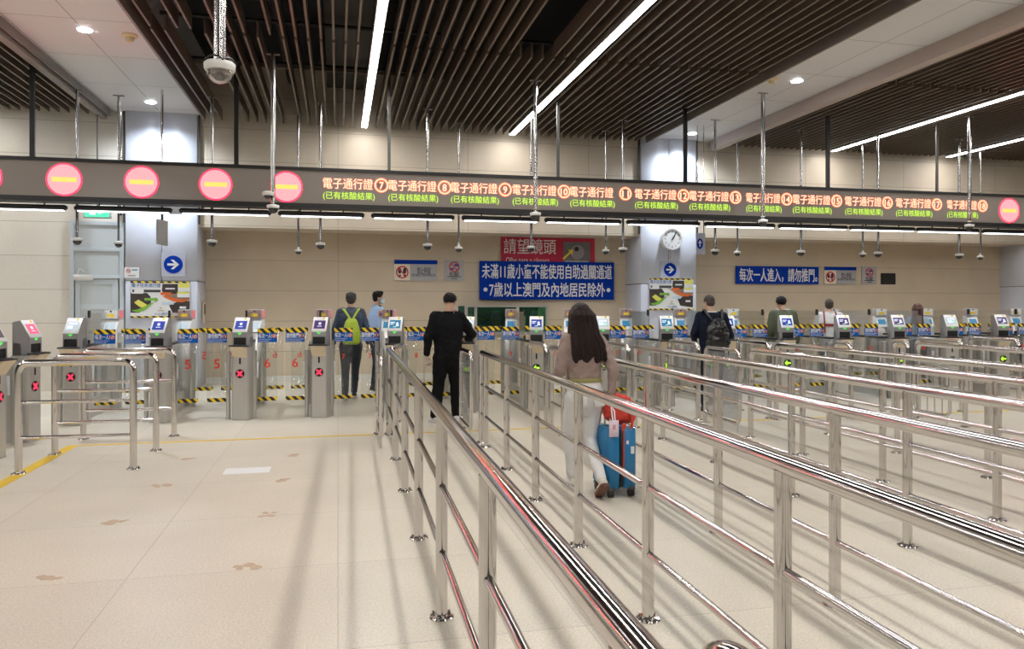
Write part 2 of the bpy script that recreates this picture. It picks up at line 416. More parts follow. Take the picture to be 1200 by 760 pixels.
for n, u in zip(range(7, 19), (447, 521, 592, 661, 733, 801, 862, 922, 980.5, 1040, 1098, 1151.5)):
    X = on_plane(u, YB); r = .116
    wd = .775 if n not in (14, 18) else .68
    if n in (10, 13): wd = .76
    b = MB()  # wide orange strokes under pale ones imitate the halo of glowing text
    b.text('電子通行證', .185, X-r-.02-(.09 if n == 11 else 0), 0, .405, 0, 'RIGHT', width=wd, bold=.026)
    b.text('電子通行證', .185, X-r-.02-(.09 if n == 11 else 0), -.003, .405, 1, 'RIGHT', width=wd)
    b.disc((X, .40), r, -.001, .004, 30, 0, inner=r-.034); b.disc((X, .40), r-.008, -.003, .003, 30, 1, inner=r-.024)
    b.text(str(n), .16, X, 0, .40, 0, 'CENTER', width=.065 if n < 10 else .12, bold=.05)
    b.text(str(n), .16, X, -.003, .40, 1, 'CENTER', width=.065 if n < 10 else .12, bold=.012)
    ms = b.build('lane_message', [L_ORANGE, L_CORE], band)
    x0 = X-r-.02-wd-(.09 if n == 11 else 0)
    b = MB(); b.text('(已有核酸結果)', .128, x0, -.001, .215, 0, 'LEFT', width=wd+.03, bold=.010)
    b.build('result_note', L_GREEN, ms)
# black hangers of the band
for u in (38, 277, 456, 654, 803, 970, 1098):
    X = on_plane(u, 12.5); b = MB(); q = .045 if u in (38, 277, 803, 970) else .028
    b.box(X-q/2-.01, X+q/2+.01, 12.5-q/2, 12.5+q/2, bz1, 5.3); b.box(X-.07, X+.07, 12.44, 12.56, bz1, bz1+.02)
    tag(b.build('band_hanger', BLACKM if u in (38, 277, 803, 970) else DARKSTEEL), {38: 'black hanger of the display band, first from the picture\'s left edge', 277: 'black hanger of the band above the fourth red circle',
        456: 'thin dark hanger of the band above message 7', 654: 'thin dark hanger of the band above message 10', 803: 'black hanger of the band in front of the clock column, with a loop of cable',
        970: 'black hanger of the band above message 15', 1098: 'thin dark hanger of the band above message 17'}[u], 'hanger', 'hangers of the display band')
# tube lamps under the band
TUBEM = glow('tube diffuser', (.96, .97, 1.0), TUBE_L)
ends = [(-30, 79), (87, 202), (210, 318), (326, 427), (435, 532.5), (541, 632), (638, 728), (734, 820), (825.5, 908), (912, 993), (995, 1072), (1074, 1147), (1151, 1225)]
for i, (u0, u1) in enumerate(ends):
    x0, x1 = on_plane(u0, 12.5), on_plane(u1, 12.5)
    where = ['cut by the picture\'s left edge', 'between the first two whole red circles', 'under the third whole red circle', 'just before message 7', 'under messages 7 and 8',
             'under messages 9 and 10', 'under message 11', 'above the clock', 'beside the hanging arrow plate', 'under message 14', 'under messages 15 and 16', 'under messages 17 and 18', 'under the last red circle'][i]
    t = thing('tube_lamp', 'black tube lamp with white underside below the band, '+where, 'lamp', ((x0+x1)/2, 12.5, 2.97), 0, 'tube lamps under the display band')
    h = (x1-x0)/2
    b = MB(); b.tube([(-h, 0, .055), (-h+.03, 0, .055), (h-.03, 0, .055), (h, 0, .055)], [.022, .042, .042, .022], 14); b.build('housing', BLACKM, t)
    b = MB(); b.box(-h+.05, h-.05, -.030, .030, .006, .018); b.build('diffuser', TUBEM, t)
    for s in (-.5, .5):
        b = MB(); b.cyl((s*h, 0, .09), .012, .0395, 10); b.build('stem', BLACKM, t)

# dome cameras on poles
DOMEW = mat('dome camera white', (.80, .79, .76), .35); DOMEG = mat('smoked dome', (.02, .02, .022), .06, spec=.8); DOMEC = pane_mat('clear dome', (.75, .72, .70), .35, .12, (.5, .45, .45))
def dome(u, v, Y, dia, label, pole=.03, top=5.2, style=0, second=None):
    """u, v: where the underside of the dome is"""
    X, z = at(u, v, Y); r = dia/2
    t = thing('dome_camera', label, 'camera', (X, Y, z), 0, 'dome cameras hung from the ceiling')
    b = MB(); b.lathe([(0.01, r*1.50), (r*.45, r*1.48), (r*.62, r*1.35), (r*.92, r*1.36), (r, r*1.28), (r*.98, r*.98), (r*.90, r*.82), (.01, r*.82)], seg=24); b.build('housing', DOMEW, t)
    b = MB(); b.lathe([(r*.80, r*.84), (r*.80, r*.72), (r*.72, r*.40), (r*.50, r*.13), (r*.22, r*.02), (.004, 0)], seg=24)
    g = b.build('dome', DOMEC if style == 1 else DOMEG, t)
    if style == 1:
        b = MB(); b.ell((0, 0, r*.45), (r*.36, r*.36, r*.34)); b.cyl((0, -r*.4, r*.3), r*.14, r*.2, 12); b.build('lens_ball', BLACK, g)
        cb = MB()
        for k in range(5):
            a = k*1.25
            cb.tube([(r*1.05*math.cos(a), r*1.05*math.sin(a), r*1.3), (r*.9*math.cos(a+.6), r*.9*math.sin(a+.6), r*(1.75+.1*(k % 2))), (r*1.0*math.cos(a+1.3), r*1.0*math.sin(a+1.3), r*1.35)], .005, 6, fillet=.06)
        cb.build('cable', BLACK, t)
    if style == 2:
        b = MB(); b.cyl((0, 0, r*1.45), r*.36, r*.7, 14, r2=pole*1.05); b.build('collar', WHITEP, t)
    b = MB(); tz = (ZC if (XA < X < XB0 or XB1 < X < XC0) else SL_Z0)-z; b.cyl((0, 0, r*1.45), pole, tz-r*1.45, 14); b.build('pole', POLE, t); b = MB(); b.box(-.09, .09, -.018, .018, tz-.014, tz); b.build('mount', FASC if tz+z < ZC-.05 else POLE, t)
    if second:
        u2, v2 = second; X2, z2 = at(u2, v2, Y); dz = z2-z; dx = X2-X
        b = MB(); q = r*.95
        b.lathe([(.01, q*1.4), (q*.6, q*1.35), (q, q*1.15), (q*.96, q*.7), (q*.85, q*.6), (.01, q*.6)], c=(dx, -.06, dz), seg=20); hs = b.build('upper_housing', DOMEW, t)
        b = MB(); b.lathe([(q*.72, q*.62), (q*.7, q*.45), (q*.45, q*.1), (.004, 0)], c=(dx, -.06, dz), seg=20); b.build('dome', DOMEG, hs)
    return t
dome(257.5, 98, 4.55, .172, 'big dome camera with clear dome and tangled cables on a thick chrome pole', .032, 5.1, 1)
dome(320, 250, 11.0, .17, 'pair of white dome cameras ending a tall pole before the red circle nearest message 7', .032, 5.1, 0, (314.5, 234))
dome(627.5, 258, 11.4, .175, 'white dome camera on a tall chrome pole before message 10', .034, 5.1, 0)
dome(894, 265, 11.6, .16, 'white dome camera on a tall chrome pole before message 14', .034, 5.1, 2)
dome(1136, 270, 11.8, .165, 'white dome camera on a tall chrome pole before message 18', .034, 5.1, 2)
for u, v, Y, dia, lab, st in (
    (90.5, 287, 13.5, .165, 'white dome camera hanging in front of the glazed door', 0), (139, 290, 14.2, .15, 'white dome camera hanging between the glazed door and the first column', 0),
    (248.5, 289, 13.5, .165, 'white dome camera hanging just past the first column', 0), (349.5, 298, 14.4, .125, 'small dome camera below the lamp that ends at message 7', 2),
    (375.5, 292, 13.5, .165, 'larger dome camera beside the small one below the lamp before message 7', 0), (501, 293, 13.5, .165, 'white dome camera hanging above the no-standing notice', 0),
    (537.5, 295.5, 14.4, .15, 'cream dome camera with white collar hanging above the no-photo notice', 2), (622.5, 295, 13.5, .15, 'dome camera hanging in front of the crimson banner', 0),
    (710, 298, 14.4, .14, 'small dome camera hanging just past the crimson banner', 2), (730, 297, 13.5, .165, 'larger dome camera hanging between the crimson banner and the clock column', 0),
    (838, 299, 13.5, .165, 'white dome camera just past the hanging arrow plate', 0), (864, 300, 14.4, .14, 'small dome camera above the end of the single-row blue board', 2),
    (938.5, 300, 13.5, .165, 'white dome camera above the far end of the single-row blue board', 0), (1011, 301.5, 14.4, .14, 'small dome camera above the second no-photo notice', 2),
    (1029, 301.5, 13.5, .165, 'larger dome camera above the small black wall panel', 0), (1124, 303.5, 13.5, .165, 'white dome camera second to last along the recessed wall', 0),
    (1149, 304.5, 14.4, .14, 'small dome camera last along the recessed wall, under the last tube lamp', 2)):
    dome(u, v, Y, dia, lab, .024 if Y < 14 else .02, 5.1, st)

# downlights and smoke detectors in the white ceiling
DLM = glow('downlight lens', (.86, .93, 1.0), 30.0)
for X, Y, lab in ((-3.22, 10.9, 'round white downlight near the smoke detector above the left of the hall'), (-3.24, 14.55, 'round white downlight shining on the first column'),
                  (7.17, 10.85, 'round downlight near the smoke detector past the slatted bay'), (7.25, 14.7, 'round downlight shining on the clock column')):
    t = thing('downlight', lab, 'ceiling lamp', (X, Y, ZC), 0, 'downlights in the white ceiling')
    b = MB(); b.lathe([(.105, -.003), (.105, 0), (.0, 0), (.0, -.003)], seg=24); b.build('rim', WHITEP, t)
    b = MB(); b.cyl((0, 0, -.012), .084, .009, 24); b.build('lens', DLM, t)
    ld = bpy.data.lights.new('downlight beam', 'SPOT'); ld.energy = SPOT_W*(1.0 if Y < 13 else 1.0); ld.color = (.80, .90, 1.0); ld.spot_size = math.radians(95 if Y < 13 else 150); ld.spot_blend = .8; ld.shadow_soft_size = .08
    lo = bpy.data.objects.new('downlight beam', ld); COL.objects.link(lo); lo.parent = t; lo.location = (0, 0, -.03)
for u, v, lab in ((152, 41, 'cream smoke detector on the white ceiling by the slats'), (905, 92, 'cream smoke detector on the white ceiling past the main slatted bay')):
    d = (ZC-EYE)*F_PX/(HOR-v); lat = (u-600)/F_PX*d
    t = thing('smoke_detector', lab, 'smoke detector', (lat*CS+d*SN, d*CS-lat*SN, ZC))
    b = MB(); b.lathe([(.004, -.085), (.045, -.085), (.055, -.06), (.06, -.03)], seg=24); b.build('sensor', mat('cream plastic', (.80, .66, .42), .45), t)
    b = MB(); b.lathe([(.06, -.032), (.10, -.02), (.105, 0), (.01, 0)], seg=24); b.build('base', MATS['cream plastic'], t)

# ------------------------------------------------------------------ signs on the walls
def sign_root(name, label, cat, u0, u1, v0, v1, Y, mats, thick=.02, bev=.0, mi=0, group=None):
    x0, z1 = at(u0, v0, Y); x1, _ = at(u1, v0, Y); um = (u0+u1)/2
    xm = (x0+x1)/2; zt = height(v0, xm, Y); zb = height(v1, xm, Y)
    b = MB(); b.box(x0-xm, x1-xm, 0, thick, 0, zt-zb)
    o = b.build(name, mats, None, (xm, Y, zb)); tag(o, label, cat, group)
    return o, (x1-x0)/2, zt-zb
YW = YR-.025
o, hw, H = sign_root('notice_board', 'big blue notice board with two rows of white characters', 'sign', 562, 719.5, 306.5, 351, YW-.05, BLUE, .03)
b = MB(); b.text('未滿11歲小童不能使用自助過關通道', .235*1.45, 0, -.004, H*.735, 0, width=hw*2*.965, bold=.022); b.build('lettering', WHITE, o)
b = MB(); b.text('7歲以上澳門及內地居民除外', .235*1.45, 0, -.004, H*.26, 0, width=hw*2*.86, bold=.022)
b.build('lettering', WHITE, o)
for s in (-1, 1):
    b = MB(); b.disc((s*hw*.915, H*.26), .045, -.004, 0, 20); b.build('bullet', WHITE, o)
o, hw, H = sign_root('banner', 'crimson banner with white characters and a picture of a camera and yellow arrow', 'banner', 587, 697, 278.5, 310, YW-.012, CRIMSON, .012)
b = MB(); b.text('請望鏡頭', .36, -hw*.94, -.003, H*.66, 0, 'LEFT', width=hw*1.1, off=.006); b.text('Olhe para a câmara', .155, -hw*.90, -.003, H*.17, 0, 'LEFT', width=hw*.92, off=.006); b.build('lettering', WHITE, o)
b = MB(); b.box(hw*.32, hw*.90, -.006, 0, H*.05, H*.86); ph = b.build('photo', mat('photo grey', (.16, .15, .15), .4, noise=.6, nscale=5), o)
b = MB(); b.disc((hw*.62, H*.48), .16, -.010, -.006, 24, 0); b.disc((hw*.60, H*.60), .05, -.012, -.009, 20, 1); b.box(hw*.36, hw*.86, -.009, -.006, H*.08, H*.16, 2); b.build('camera_picture', [mat('photo lilac grey', (.30, .27, .29), .4), BLACK, SGREY], ph)
b = MB(); th = .62
M = Matrix.Translation((hw*.42, -.010, H*.40)) @ Matrix.Rotation(-.75, 4, 'Y')
b.prism([(-.16, -.02), (.06, -.02), (.06, -.07), (.16, 0), (.06, .07), (.06, .02), (-.16, .02)], -.004, 0, M=M); b.box(hw*.58, hw*.64, -.012, -.008, H*.06, H*.15); b.build('arrow', YEL, ph)
o, hw, H = sign_root('notice_board', 'blue notice board with a single row of white characters', 'sign', 862.5, 959.5, 312, 332.5, YW-.02, BLUE, .02)
b = MB(); b.text('每次一人進入，請勿推門。', .34, hw*.02, -.004, H*.5, 0, width=hw*1.88, bold=.022); b.build('lettering', WHITE, o)
def prohib(bm, x, z, r, y, ring=0, seg=28):
    bm.disc((x, z), r, y-.002, y, seg, ring, inner=r*.80)
    M = Matrix.Translation((x, y, z)) @ Matrix.Rotation(PI/4, 4, 'Y')
    bm.box(-r*.88, r*.88, -.003, 0, -r*.09, r*.09, ring, M=M)
for u0, u1, v0, v1, extra in ((462, 512.5, 304.5, 328.5, 'beside the crimson banner'), (966, 1003.5, 312.5, 332.5, 'beside the single-row blue board')):
    o, hw, H = sign_root('notice_plate', 'grey no-standing notice with blue top and footprints symbol '+extra, 'sign', u0, u1, v0, v1, YW, SGREY, .02)
    b = MB(); b.box(-hw, hw, -.004, 0, H*.80, H); b.build('header_strip', BLUE, o)
    b = MB(); b.box(-hw, -hw*.27, -.004, 0, 0, H*.79); pn = b.build('symbol_panel', CREAM, o)
    b = MB(); cx, cz = -hw*.635, H*.40
    for s in (-1, 1):
        b.prism([(cx+s*.052+.036*math.cos(a*PI/8)*(1.0), cz+.03+.062*math.sin(a*PI/8)) for a in range(16)], -.007, -.004, 1); b.box(cx+s*.05-.022, cx+s*.05+.022, -.007, -.004, cz-.09, cz-.055, 1)
    prohib(b, cx, cz, hw*.29, -.008); b.build('symbol', [SRED, INK], pn)
    b = MB(); b.text('禁止停留', .16, hw*.365, -.003, H*.48, 0, width=hw*.62, off=.01); b.text('PROIBIDO PERMANECER', .075, hw*.365, -.003, H*.27, 0, width=hw*1.10, off=.01); b.build('lettering', INK, o)
for u0, u1, v0, v1, extra in ((520.5, 544, 304.5, 328.5, 'next to the crimson banner'), (1010, 1027.5, 312, 332.5, 'beside the small black panel')):
    o, hw, H = sign_root('notice_plate', 'small square grey no-photo notice '+extra, 'sign', u0, u1, v0, v1, YW, SGREY, .02)
    b = MB(); b.box(-hw*.38, -hw*.02, -.003, 0, H*.52, H*.60, 1); b.box(hw*.02, hw*.38, -.003, 0, H*.70, H*.80, 1); prohib(b, 0, H*.66, hw*.52, -.004); b.build('symbol', [SRED, NAVYINK], o)
    b = MB(); b.text('禁止攝影', .10, 0, -.003, H*.30, 0, width=hw*.95, off=.01); b.box(-hw*.7, hw*.7, -.002, 0, H*.17, H*.20); b.box(-hw*.3, hw*.3, -.002, 0, H*.08, H*.11); b.build('lettering', INK, o)
o, hw, H = sign_root('wall_panel', 'small black panel on the recessed wall beside the notices', 'wall panel', 1033, 1049.5, 320, 333, YW, BLACK, .025)
b = MB()
for k in range(4): b.box(-hw*.8, hw*.8, -.004, 0, H*(.14+.2*k), H*(.22+.2*k))
b.build('panel_text', DARKSTEEL, o)
# column 1 and 2 signs
YCOL = YF-.02
def arrow_plate(u0, u1, v0, v1, label, Y=YCOL, up=False, mats=(LGREY,)):
    o, hw, H = sign_root('arrow_plate', label, 'sign', u0, u1, v0, v1, Y, mat('plate lilac grey', (.50, .51, .60), .45), .02)
    r = min(hw, H/2)*.80
    b = MB(); b.disc((0, H/2), r, -.004, 0, 36, 0); b.build('disc', BLUE, o)
    M = Matrix.Translation((0, -.004, H/2)) @ (Matrix.Rotation(-PI/2, 4, 'Y') if up else Matrix.Identity(4))
    q = r*.62
    b = MB(); b.box(-q, q*.55, -.004, 0, -q*.20, q*.20, M=M)
    b.prism([(q, 0), (q*.05, q*.85), (-q*.42, q*.85), (q*.42, 0), (-q*.42, -q*.85), (q*.05, -q*.85)], -.004, 0, M=M); b.build('arrow', WHITE, o)
    return o
arrow_plate(189, 217, 296, 323.5, 'square plate with white arrow in a blue disc on the first column')
arrow_plate(774, 796.5, 306, 325.6, 'square plate with white arrow in a blue disc below the clock')
o, hw, H = sign_root('notice_card', 'small white no-smoking card on the first column', 'sign', 145.5, 163, 313, 325.5, YCOL, WHITE, .012)
b = MB(); prohib(b, -hw*.42, H*.66, hw*.30, -.002); b.box(-hw*.55, -hw*.3, -.002, 0, H*.63, H*.69, 1); b.box(hw*.05, hw*.8, -.002, 0, H*.68, H*.84, 2); b.box(-hw*.5, hw*.5, -.002, 0, H*.16, H*.28, 1); b.build('symbol', [SRED, SGREY, mat('card teal', (.25, .45, .52), .5)], o)
ORN, GRN, DK, BRN = mat('poster orange', (.80, .16, .03), .5), mat('poster green', (.22, .50, .06), .5), mat('poster dark photo', (.055, .04, .035), .5, noise=.7, nscale=7), mat('poster brown photo', (.30, .20, .14), .5, noise=.5, nscale=6)
LBL, PYEL, PBLU = mat('poster pale blue', (.62, .76, .84), .5), mat('poster yellow', (.85, .80, .14), .5), mat('poster blue', (.06, .16, .50), .5)
def swoosh(bm, pts, w, mi, y):
    up = [(x, z+w*(.15+.85*math.sin(PI*i/(len(pts)-1)))/2) for i, (x, z) in enumerate(pts)]; dn = [(x, z-w*(.15+.85*math.sin(PI*i/(len(pts)-1)))/2) for i, (x, z) in enumerate(pts)]
    for i in range(len(pts)-1): bm.prism([dn[i], dn[i+1], up[i+1], up[i]], y-.002, y, mi)
def poster(u0, u1, v0, v1, label):
    o, hw, H = sign_root('poster', label, 'poster', u0, u1, v0, v1, YCOL-.004, WHITE, .012)
    P = lambda s, t: (-hw+2*hw*s, H*t)
    def rect(bm, s0, s1, t0, t1, y, mi): bm.box(-hw+2*hw*s0, -hw+2*hw*s1, y-.002, y, H*t0, H*t1, mi)
    b = MB(); rect(b, 0, 1, .955, 1, 0, 0); b.build('hazard_edge', HAZS, o)
    b = MB(); rect(b, 0, 1, 0, .045, 0, 0); b.build('hazard_edge', HAZS, o)
    b = MB(); b.prism([P(.0, .14), P(.14, .14), P(.26, .24), P(.34, .42), P(.33, .58), P(.27, .68), P(.0, .68)], -.002, 0, 0); b.build('photo_area', DK, o); b = MB()
    b.prism([P(.52, .74), P(.53, .93), P(.79, .93), P(.79, .70), P(.75, .66), P(.55, .66)], -.002, 0, 0); b.build('photo_area', DK, o); b = MB()
    b.prism([P(.64, .34), P(.70, .14), P(.99, .08), P(.99, .46), P(.82, .47)], -.002, 0, 0); b.build('photo_area', DK, o); b = MB()
    b.prism([P(.56, .68), P(.57, .57), P(.80, .47), P(.99, .48), P(.99, .72)], -.001, 0, 0); b.build('photo_area', BRN, o)
    b = MB(); swoosh(b, [P(.0+.02, .20), P(.12, .19), P(.22, .24), P(.31, .34), P(.38, .42)], H*.11, 0, -.003); swoosh(b, [P(.53, .60), P(.62, .55), P(.72, .49), P(.86, .46), P(.99, .50)], H*.10, 1, -.003)
    b.disc(P(.52, .66), hw*.05, -.005, -.003, 16, 1); rect(b, .52, .68, .62, .70, -.002, 1); b.disc(P(.42, .50), hw*.07, -.005, -.003, 16, 0); rect(b, .23, .42, .47, .54, -.002, 0)
    b.build('swoosh', [GRN, ORN], o)
    GOLD = mat('poster gold', (.55, .42, .12), .5)
    for s0, s1, t0, t1, y, m in ((.02, .21, .66, .82, -.002, WHITE), (.03, .06, .70, .77, -.004, DARKSTEEL), (.22, .50, .70, .77, -.002, DARKSTEEL), (.80, .985, .86, .94, -.002, PYEL), (.80, .985, .75, .83, -.002, WHITE), (.80, .985, .83, .86, -.003, PYEL),
                                  (.78, .985, .56, .66, -.002, WHITE), (.78, .985, .66, .71, -.003, PYEL), (.58, .74, .78, .82, -.004, WHITE), (.82, .93, .25, .31, -.004, WHITE), (.52, .72, .36, .43, -.002, LBL), (.45, .56, .185, .2, -.001, GOLD)):
        b = MB(); rect(b, s0, s1, t0, t1, y, 0); b.build('caption_box', m, o)
    b = MB(); b.disc(P(.50, .26), hw*.035, -.003, -.001, 6, 0, inner=hw*.02); b.build('emblem', GOLD, o)
    b = MB(); b.prism([P(.06, .42), P(.13, .50), P(.19, .44), P(.27, .36), P(.24, .26), P(.15, .30), P(.10, .36)], -.004, -.001, 0); b.build('hand_picture', PYEL, o)
    b = MB(); b.text('電子往來通行證', H*.12, -hw*.96, -.003, H*.89, 0, 'LEFT', width=hw*.96, off=.01); b.text('小心證件', H*.075, hw*.02, -.003, H*.10, 0, 'CENTER', width=hw*.46, off=.01); b.build('lettering', PBLU, o)
poster(153, 223, 329.5, 372, 'picture poster with hazard-striped edges on the first column')
poster(761, 812.5, 326, 363, 'picture poster with hazard-striped edges below the clock')
# clock
X, z = at(787, 280, YF-.07)
t = thing('wall_clock', 'round white wall clock on the second column above the arrow plate', 'clock', (X, YF-.07, z))
b = MB(); b.disc((0, 0), .235, -.03, .07, 48, 0); b.build('case', WHITEP, t)
b = MB(); b.disc((0, 0), .205, -.034, -.028, 48, 0); b.build('face', WHITE, t)
b = MB(); b.disc((0, 0), .235, -.05, -.02, 48, 0, inner=.205); b.build('rim', WHITEP, t)
b = MB()
for k in range(1, 13): b.text(str(k), .055, .165*math.sin(k*PI/6), -.036, .165*math.cos(k*PI/6), 0, off=.01)
b.build('numerals', INK, t)
for nm, a, L_, q in (('hour_hand', math.radians(35), .11, .011), ('minute_hand', math.radians(32), .19, .007)):
    b = MB(); b.box(-q, q, -.044, -.040, -.03, L_, M=Matrix.Rotation(a, 4, 'Y')); b.build(nm, BLACK, t)
b = MB(); b.box(-.012, .012, .06, .068, -.42, -.235); b.build('conduit', SGREY, t)
# arrow plate hanging on two rods beside the second column
Yh = 13.9
X, z = at(821, 298, Yh); zt = height(273, X, Yh)
t = thing('hanging_sign', 'small two-sided plate with an upward arrow hanging on rods beside the clock column', 'sign', (X, Yh, z), -.35)
b = MB(); b.box(-.09, .09, -.02, .02, 0, zt-z); b.build('plate', MATS['plate lilac grey'], t)
b = MB(); 
R = [( .058*math.cos(a*PI/12), (zt-z)/2+.105*math.sin(a*PI/12)) for a in range(24)]
b.prism([(x-.015, zz) for x, zz in R], -.024, -.02); ds = b.build('disc', BLUE, t)
b = MB(); b.box(-.027, -.003, -.028, -.024, (zt-z)/2-.06, (zt-z)/2+.03); b.prism([(-.015, (zt-z)/2+.075), (-.052, (zt-z)/2+.01), (.022, (zt-z)/2+.01)], -.028, -.024); b.build('arrow', WHITE, ds)
for s in (-.06, .06):
    b = MB(); b.cyl((s, 0, zt-z), .011, 5.15-zt, 10); b.build('rod', CHROME, t)
# plate seen edge on before the first column
Yh = 13.6
X, z = at(190, 287, Yh); zt = height(258, X, Yh)
t = thing('hanging_sign', 'thin grey plate hanging edge-on on a chrome rod before the first column', 'sign', (X, Yh, z), 1.40)
b = MB(); b.box(-.20, .20, -.015, .015, 0, zt-z); b.build('plate', SGREY, t)
b = MB(); b.cyl((0, 0, zt-z), .02, 5.15-zt, 12); b.build('rod', CHROME, t)
for u, lab in ((141, 'thin chrome rod rising beside the first column'), ):
    X = on_plane(u, 14.9); b = MB(); b.cyl((0, 0, 3.2), .03, 1.95, 12); b.cyl((0, 0, 3.18), .045, .03, 12)
    tag(b.build('hanging_rod', CHROME, None, (X, 14.9, 0)), lab, 'rod')

# glazed door at the left and the lit exit sign
FRM = mat('door aluminium', (.62, .68, .72), .4, .2); FROST = mat('frosted glazing', (.58, .62, .63), .25, 0, .04, 4)
YD = 15.36
def dx(u): return on_plane(u, YD)
x0, x1 = dx(81.5), dx(145); zt = height(259, (x0+x1)/2, YD)
xm = (x0+x1)/2
dr = tag(thing('door_1', None, None, (xm, YD, 0)), kind='structure')
hw = (x1-x0)/2
b = MB()
for a, c in ((-hw, -hw+.07), (hw-.07, hw)): b.box(a, c, 0, .08, 0, zt)
z1, z2, z3 = (height(v, xm, YD) for v in (292, 323, 359))
for z in (zt-.07, z1-.03, z2-.05): b.box(-hw+.07, hw-.07, .004, .076, z, z+.068)
b.build('frame', FRM, dr)
b = MB(); b.box(-hw+.07, hw-.07, .03, .05, z1, zt-.07); b.box(-hw+.07, hw-.07, .03, .05, z2, z1-.03); b.build('transom_pane', FROST, dr)
b = MB()
for a, c in ((-hw+.09, -hw+.17), (hw-.20, hw-.10)): b.box(a, c, .02, .06, .02, z2-.06)
for z in (.025, z3-.05, z2-.155): b.box(-hw+.17, hw-.20, .024, .056, z, z+.09)
lf = b.build('leaf', FRM, dr)
b = MB(); b.box(-hw+.17, hw-.2, .035, .045, z3+.04, z2-.13); b.box(-hw+.17, hw-.2, .035, .045, .1, z3-.05); b.build('pane', FROST, lf)
b = MB(); b.tube([(-hw+.26, .0, .9), (-hw+.26, -.03, .9), (-hw+.26, -.03, 1.35), (-hw+.26, .0, 1.35)], .014, 10, fillet=.02); b.box(-hw+.255, -hw+.265, 0, .03, .88, 1.37); b.build('handle', CHROME, lf)
b = MB(); b.box(-hw+.08, -hw+.40, -.06, .02, z2-.09, z2+.02, bev=.01); b.tube([(-hw+.14, -.03, z2+.02), (-hw+.18, -.05, z2+.14), (-hw+.26, -.03, z2+.06)], .01, 8, fillet=.05); b.build('door_closer', WHITEP, dr)
x0, zt = at(99, 244, 14.9); x1, zb = at(128, 254.5, 14.9)
t = thing('exit_sign', 'lit green exit sign hanging in front of the glazed door', 'exit sign', ((x0+x1)/2, 14.9, zb))
h = (x1-x0)/2
b = MB(); b.box(-h-.02, h+.02, 0, .06, -.02, zt-zb+.02); b.build('case', SGREY, t)
b = MB(); b.box(-h, h, -.004, 0, 0, zt-zb); fc = b.build('face', glow('exit green', (.10, .85, .50), 1.0), t)
b = MB(); b.box(-h*.6, -h*.1, -.007, -.004, .04, .13); b.prism([(h*.1, .05), (h*.6, .085), (h*.1, .12)], -.007, -.004); b.build('pictogram', glow('exit white', (.9, 1, .95), 1.1), fc)
b = MB(); b.cyl((0, .03, zt-zb), .012, 5.3-zt, 8); b.build('rod', DARKSTEEL, t)
# fire-hose style bracket at the first column's edge
X, z = at(234, 366, 15.6)
t = thing('wall_intercom', 'narrow beige intercom on the dark side of the first column', 'intercom', (-2.57, 15.75, z-.2))
b = MB(); b.box(0, .035, -.05, .05, 0, .42, bev=.008); b.build('body', TAN, t); b = MB(); b.box(.035, .05, -.025, .025, .16, .36, bev=.005); b.build('receiver', BLACK, t)

# inspection booth behind the gates
YBO = 15.1
x0, x1 = on_plane(545, YBO), on_plane(643, YBO); zt = height(358.5, (x0+x1)/2, YBO)
bo = thing('inspection_booth', 'low inspection booth with green glass behind the gates, below the big blue board', 'booth', ((x0+x1)/2, YBO, 0))
h = (x1-x0)/2
b = MB(); b.box(-h, h, 0, .9, 0, .98); b.build('counter', TAN, bo)
b = MB(); b.box(-h-.05, h+.05, -.15, .95, .98, 1.02); b.build('worktop', GREYP, bo)
b = MB()
for x in (-h, -h+.22*h, -.0+.22*h, h-.06): b.box(x, x+.055, 0, .05, 1.02, zt)
b.box(-h, h, 0, .05, zt-.02, zt+.01); b.build('post', STEEL, bo)
b = MB(); b.box(-h+.06, h-.06, .02, .032, 1.02, zt-.02); b.build('glass', BGLASS, bo)
b = MB(); b.box(-h+.3*h, .15*h, .4, .46, 1.05, zt-.14); b.box(-.35*h, -.3*h, .4, .45, 1.0, 1.06); b.build('monitor', BLACK, bo)
b = MB(); b.box(-h, h, .86, .9, 1.02, zt); b.build('back_panel', mat('booth dark green', (.02, .08, .05), .35), bo)
# ------------------------------------------------------------------ electronic gates
PED = mat('pedestal steel', (.60, .58, .55), .36, .7, .08, 5, stretch=(6, 6, .7))
SCR_B = glow('screen deep blue', (.012, .03, .30), 1.0); SCR_W = glow('screen white mark', (.75, .85, 1.0), 1.0); SCR_L = glow('screen pale', (.42, .50, .56), 1.0)
SCR_T = glow('screen teal', (.02, .16, .30), 1.0); SCR_G = glow('screen mint', (.40, .80, .60), 1.0); SCR_P = glow('screen pink', (.75, .12, .22), 1.0); SCR_V = glow('screen violet', (.06, .02, .12), 1.0); SCR_K = glow('screen dim', (.07, .055, .06), 1.0)
LG, LR, LY = glow('arrow lamp green', (.10, .80, .12), 1.1), glow('cross lamp red', (1.0, .04, .10), 1.3), glow('arrow lamp lime', (.50, .95, .05), 1.1)
R15 = Matrix.Rotation(math.radians(-15), 4, 'Z')
def head_profile(y0, y1, zb, zt, bm, hwid, mi, M): bm.loft([[(-hwid, y, z) for y, z in ((y0, zb), (y0, zb+.05), (y1, zt), (.20, zt-.03), (.20, zb))], [(hwid, y, z) for y, z in ((y0, zb), (y0, zb+.05), (y1, zt), (.20, zt-.03), (.20, zb))]], mi, False, M)
def slant(M, y0, z0, y1, z1):
    """frame of a tilted screen: x across, z up the slope, -y outwards"""
    d = Vector((0, y1-y0, z1-z0)); L_ = d.length; d.normalize(); n = Vector((0, -d.z, d.y))
    R = Matrix(((1, 0, 0, 0), (0, -n.y, d.y, 0), (0, -n.z, d.z, 0), (0, 0, 0, 1)))
    return M @ Matrix.Translation((0, y0, z0)) @ R, L_
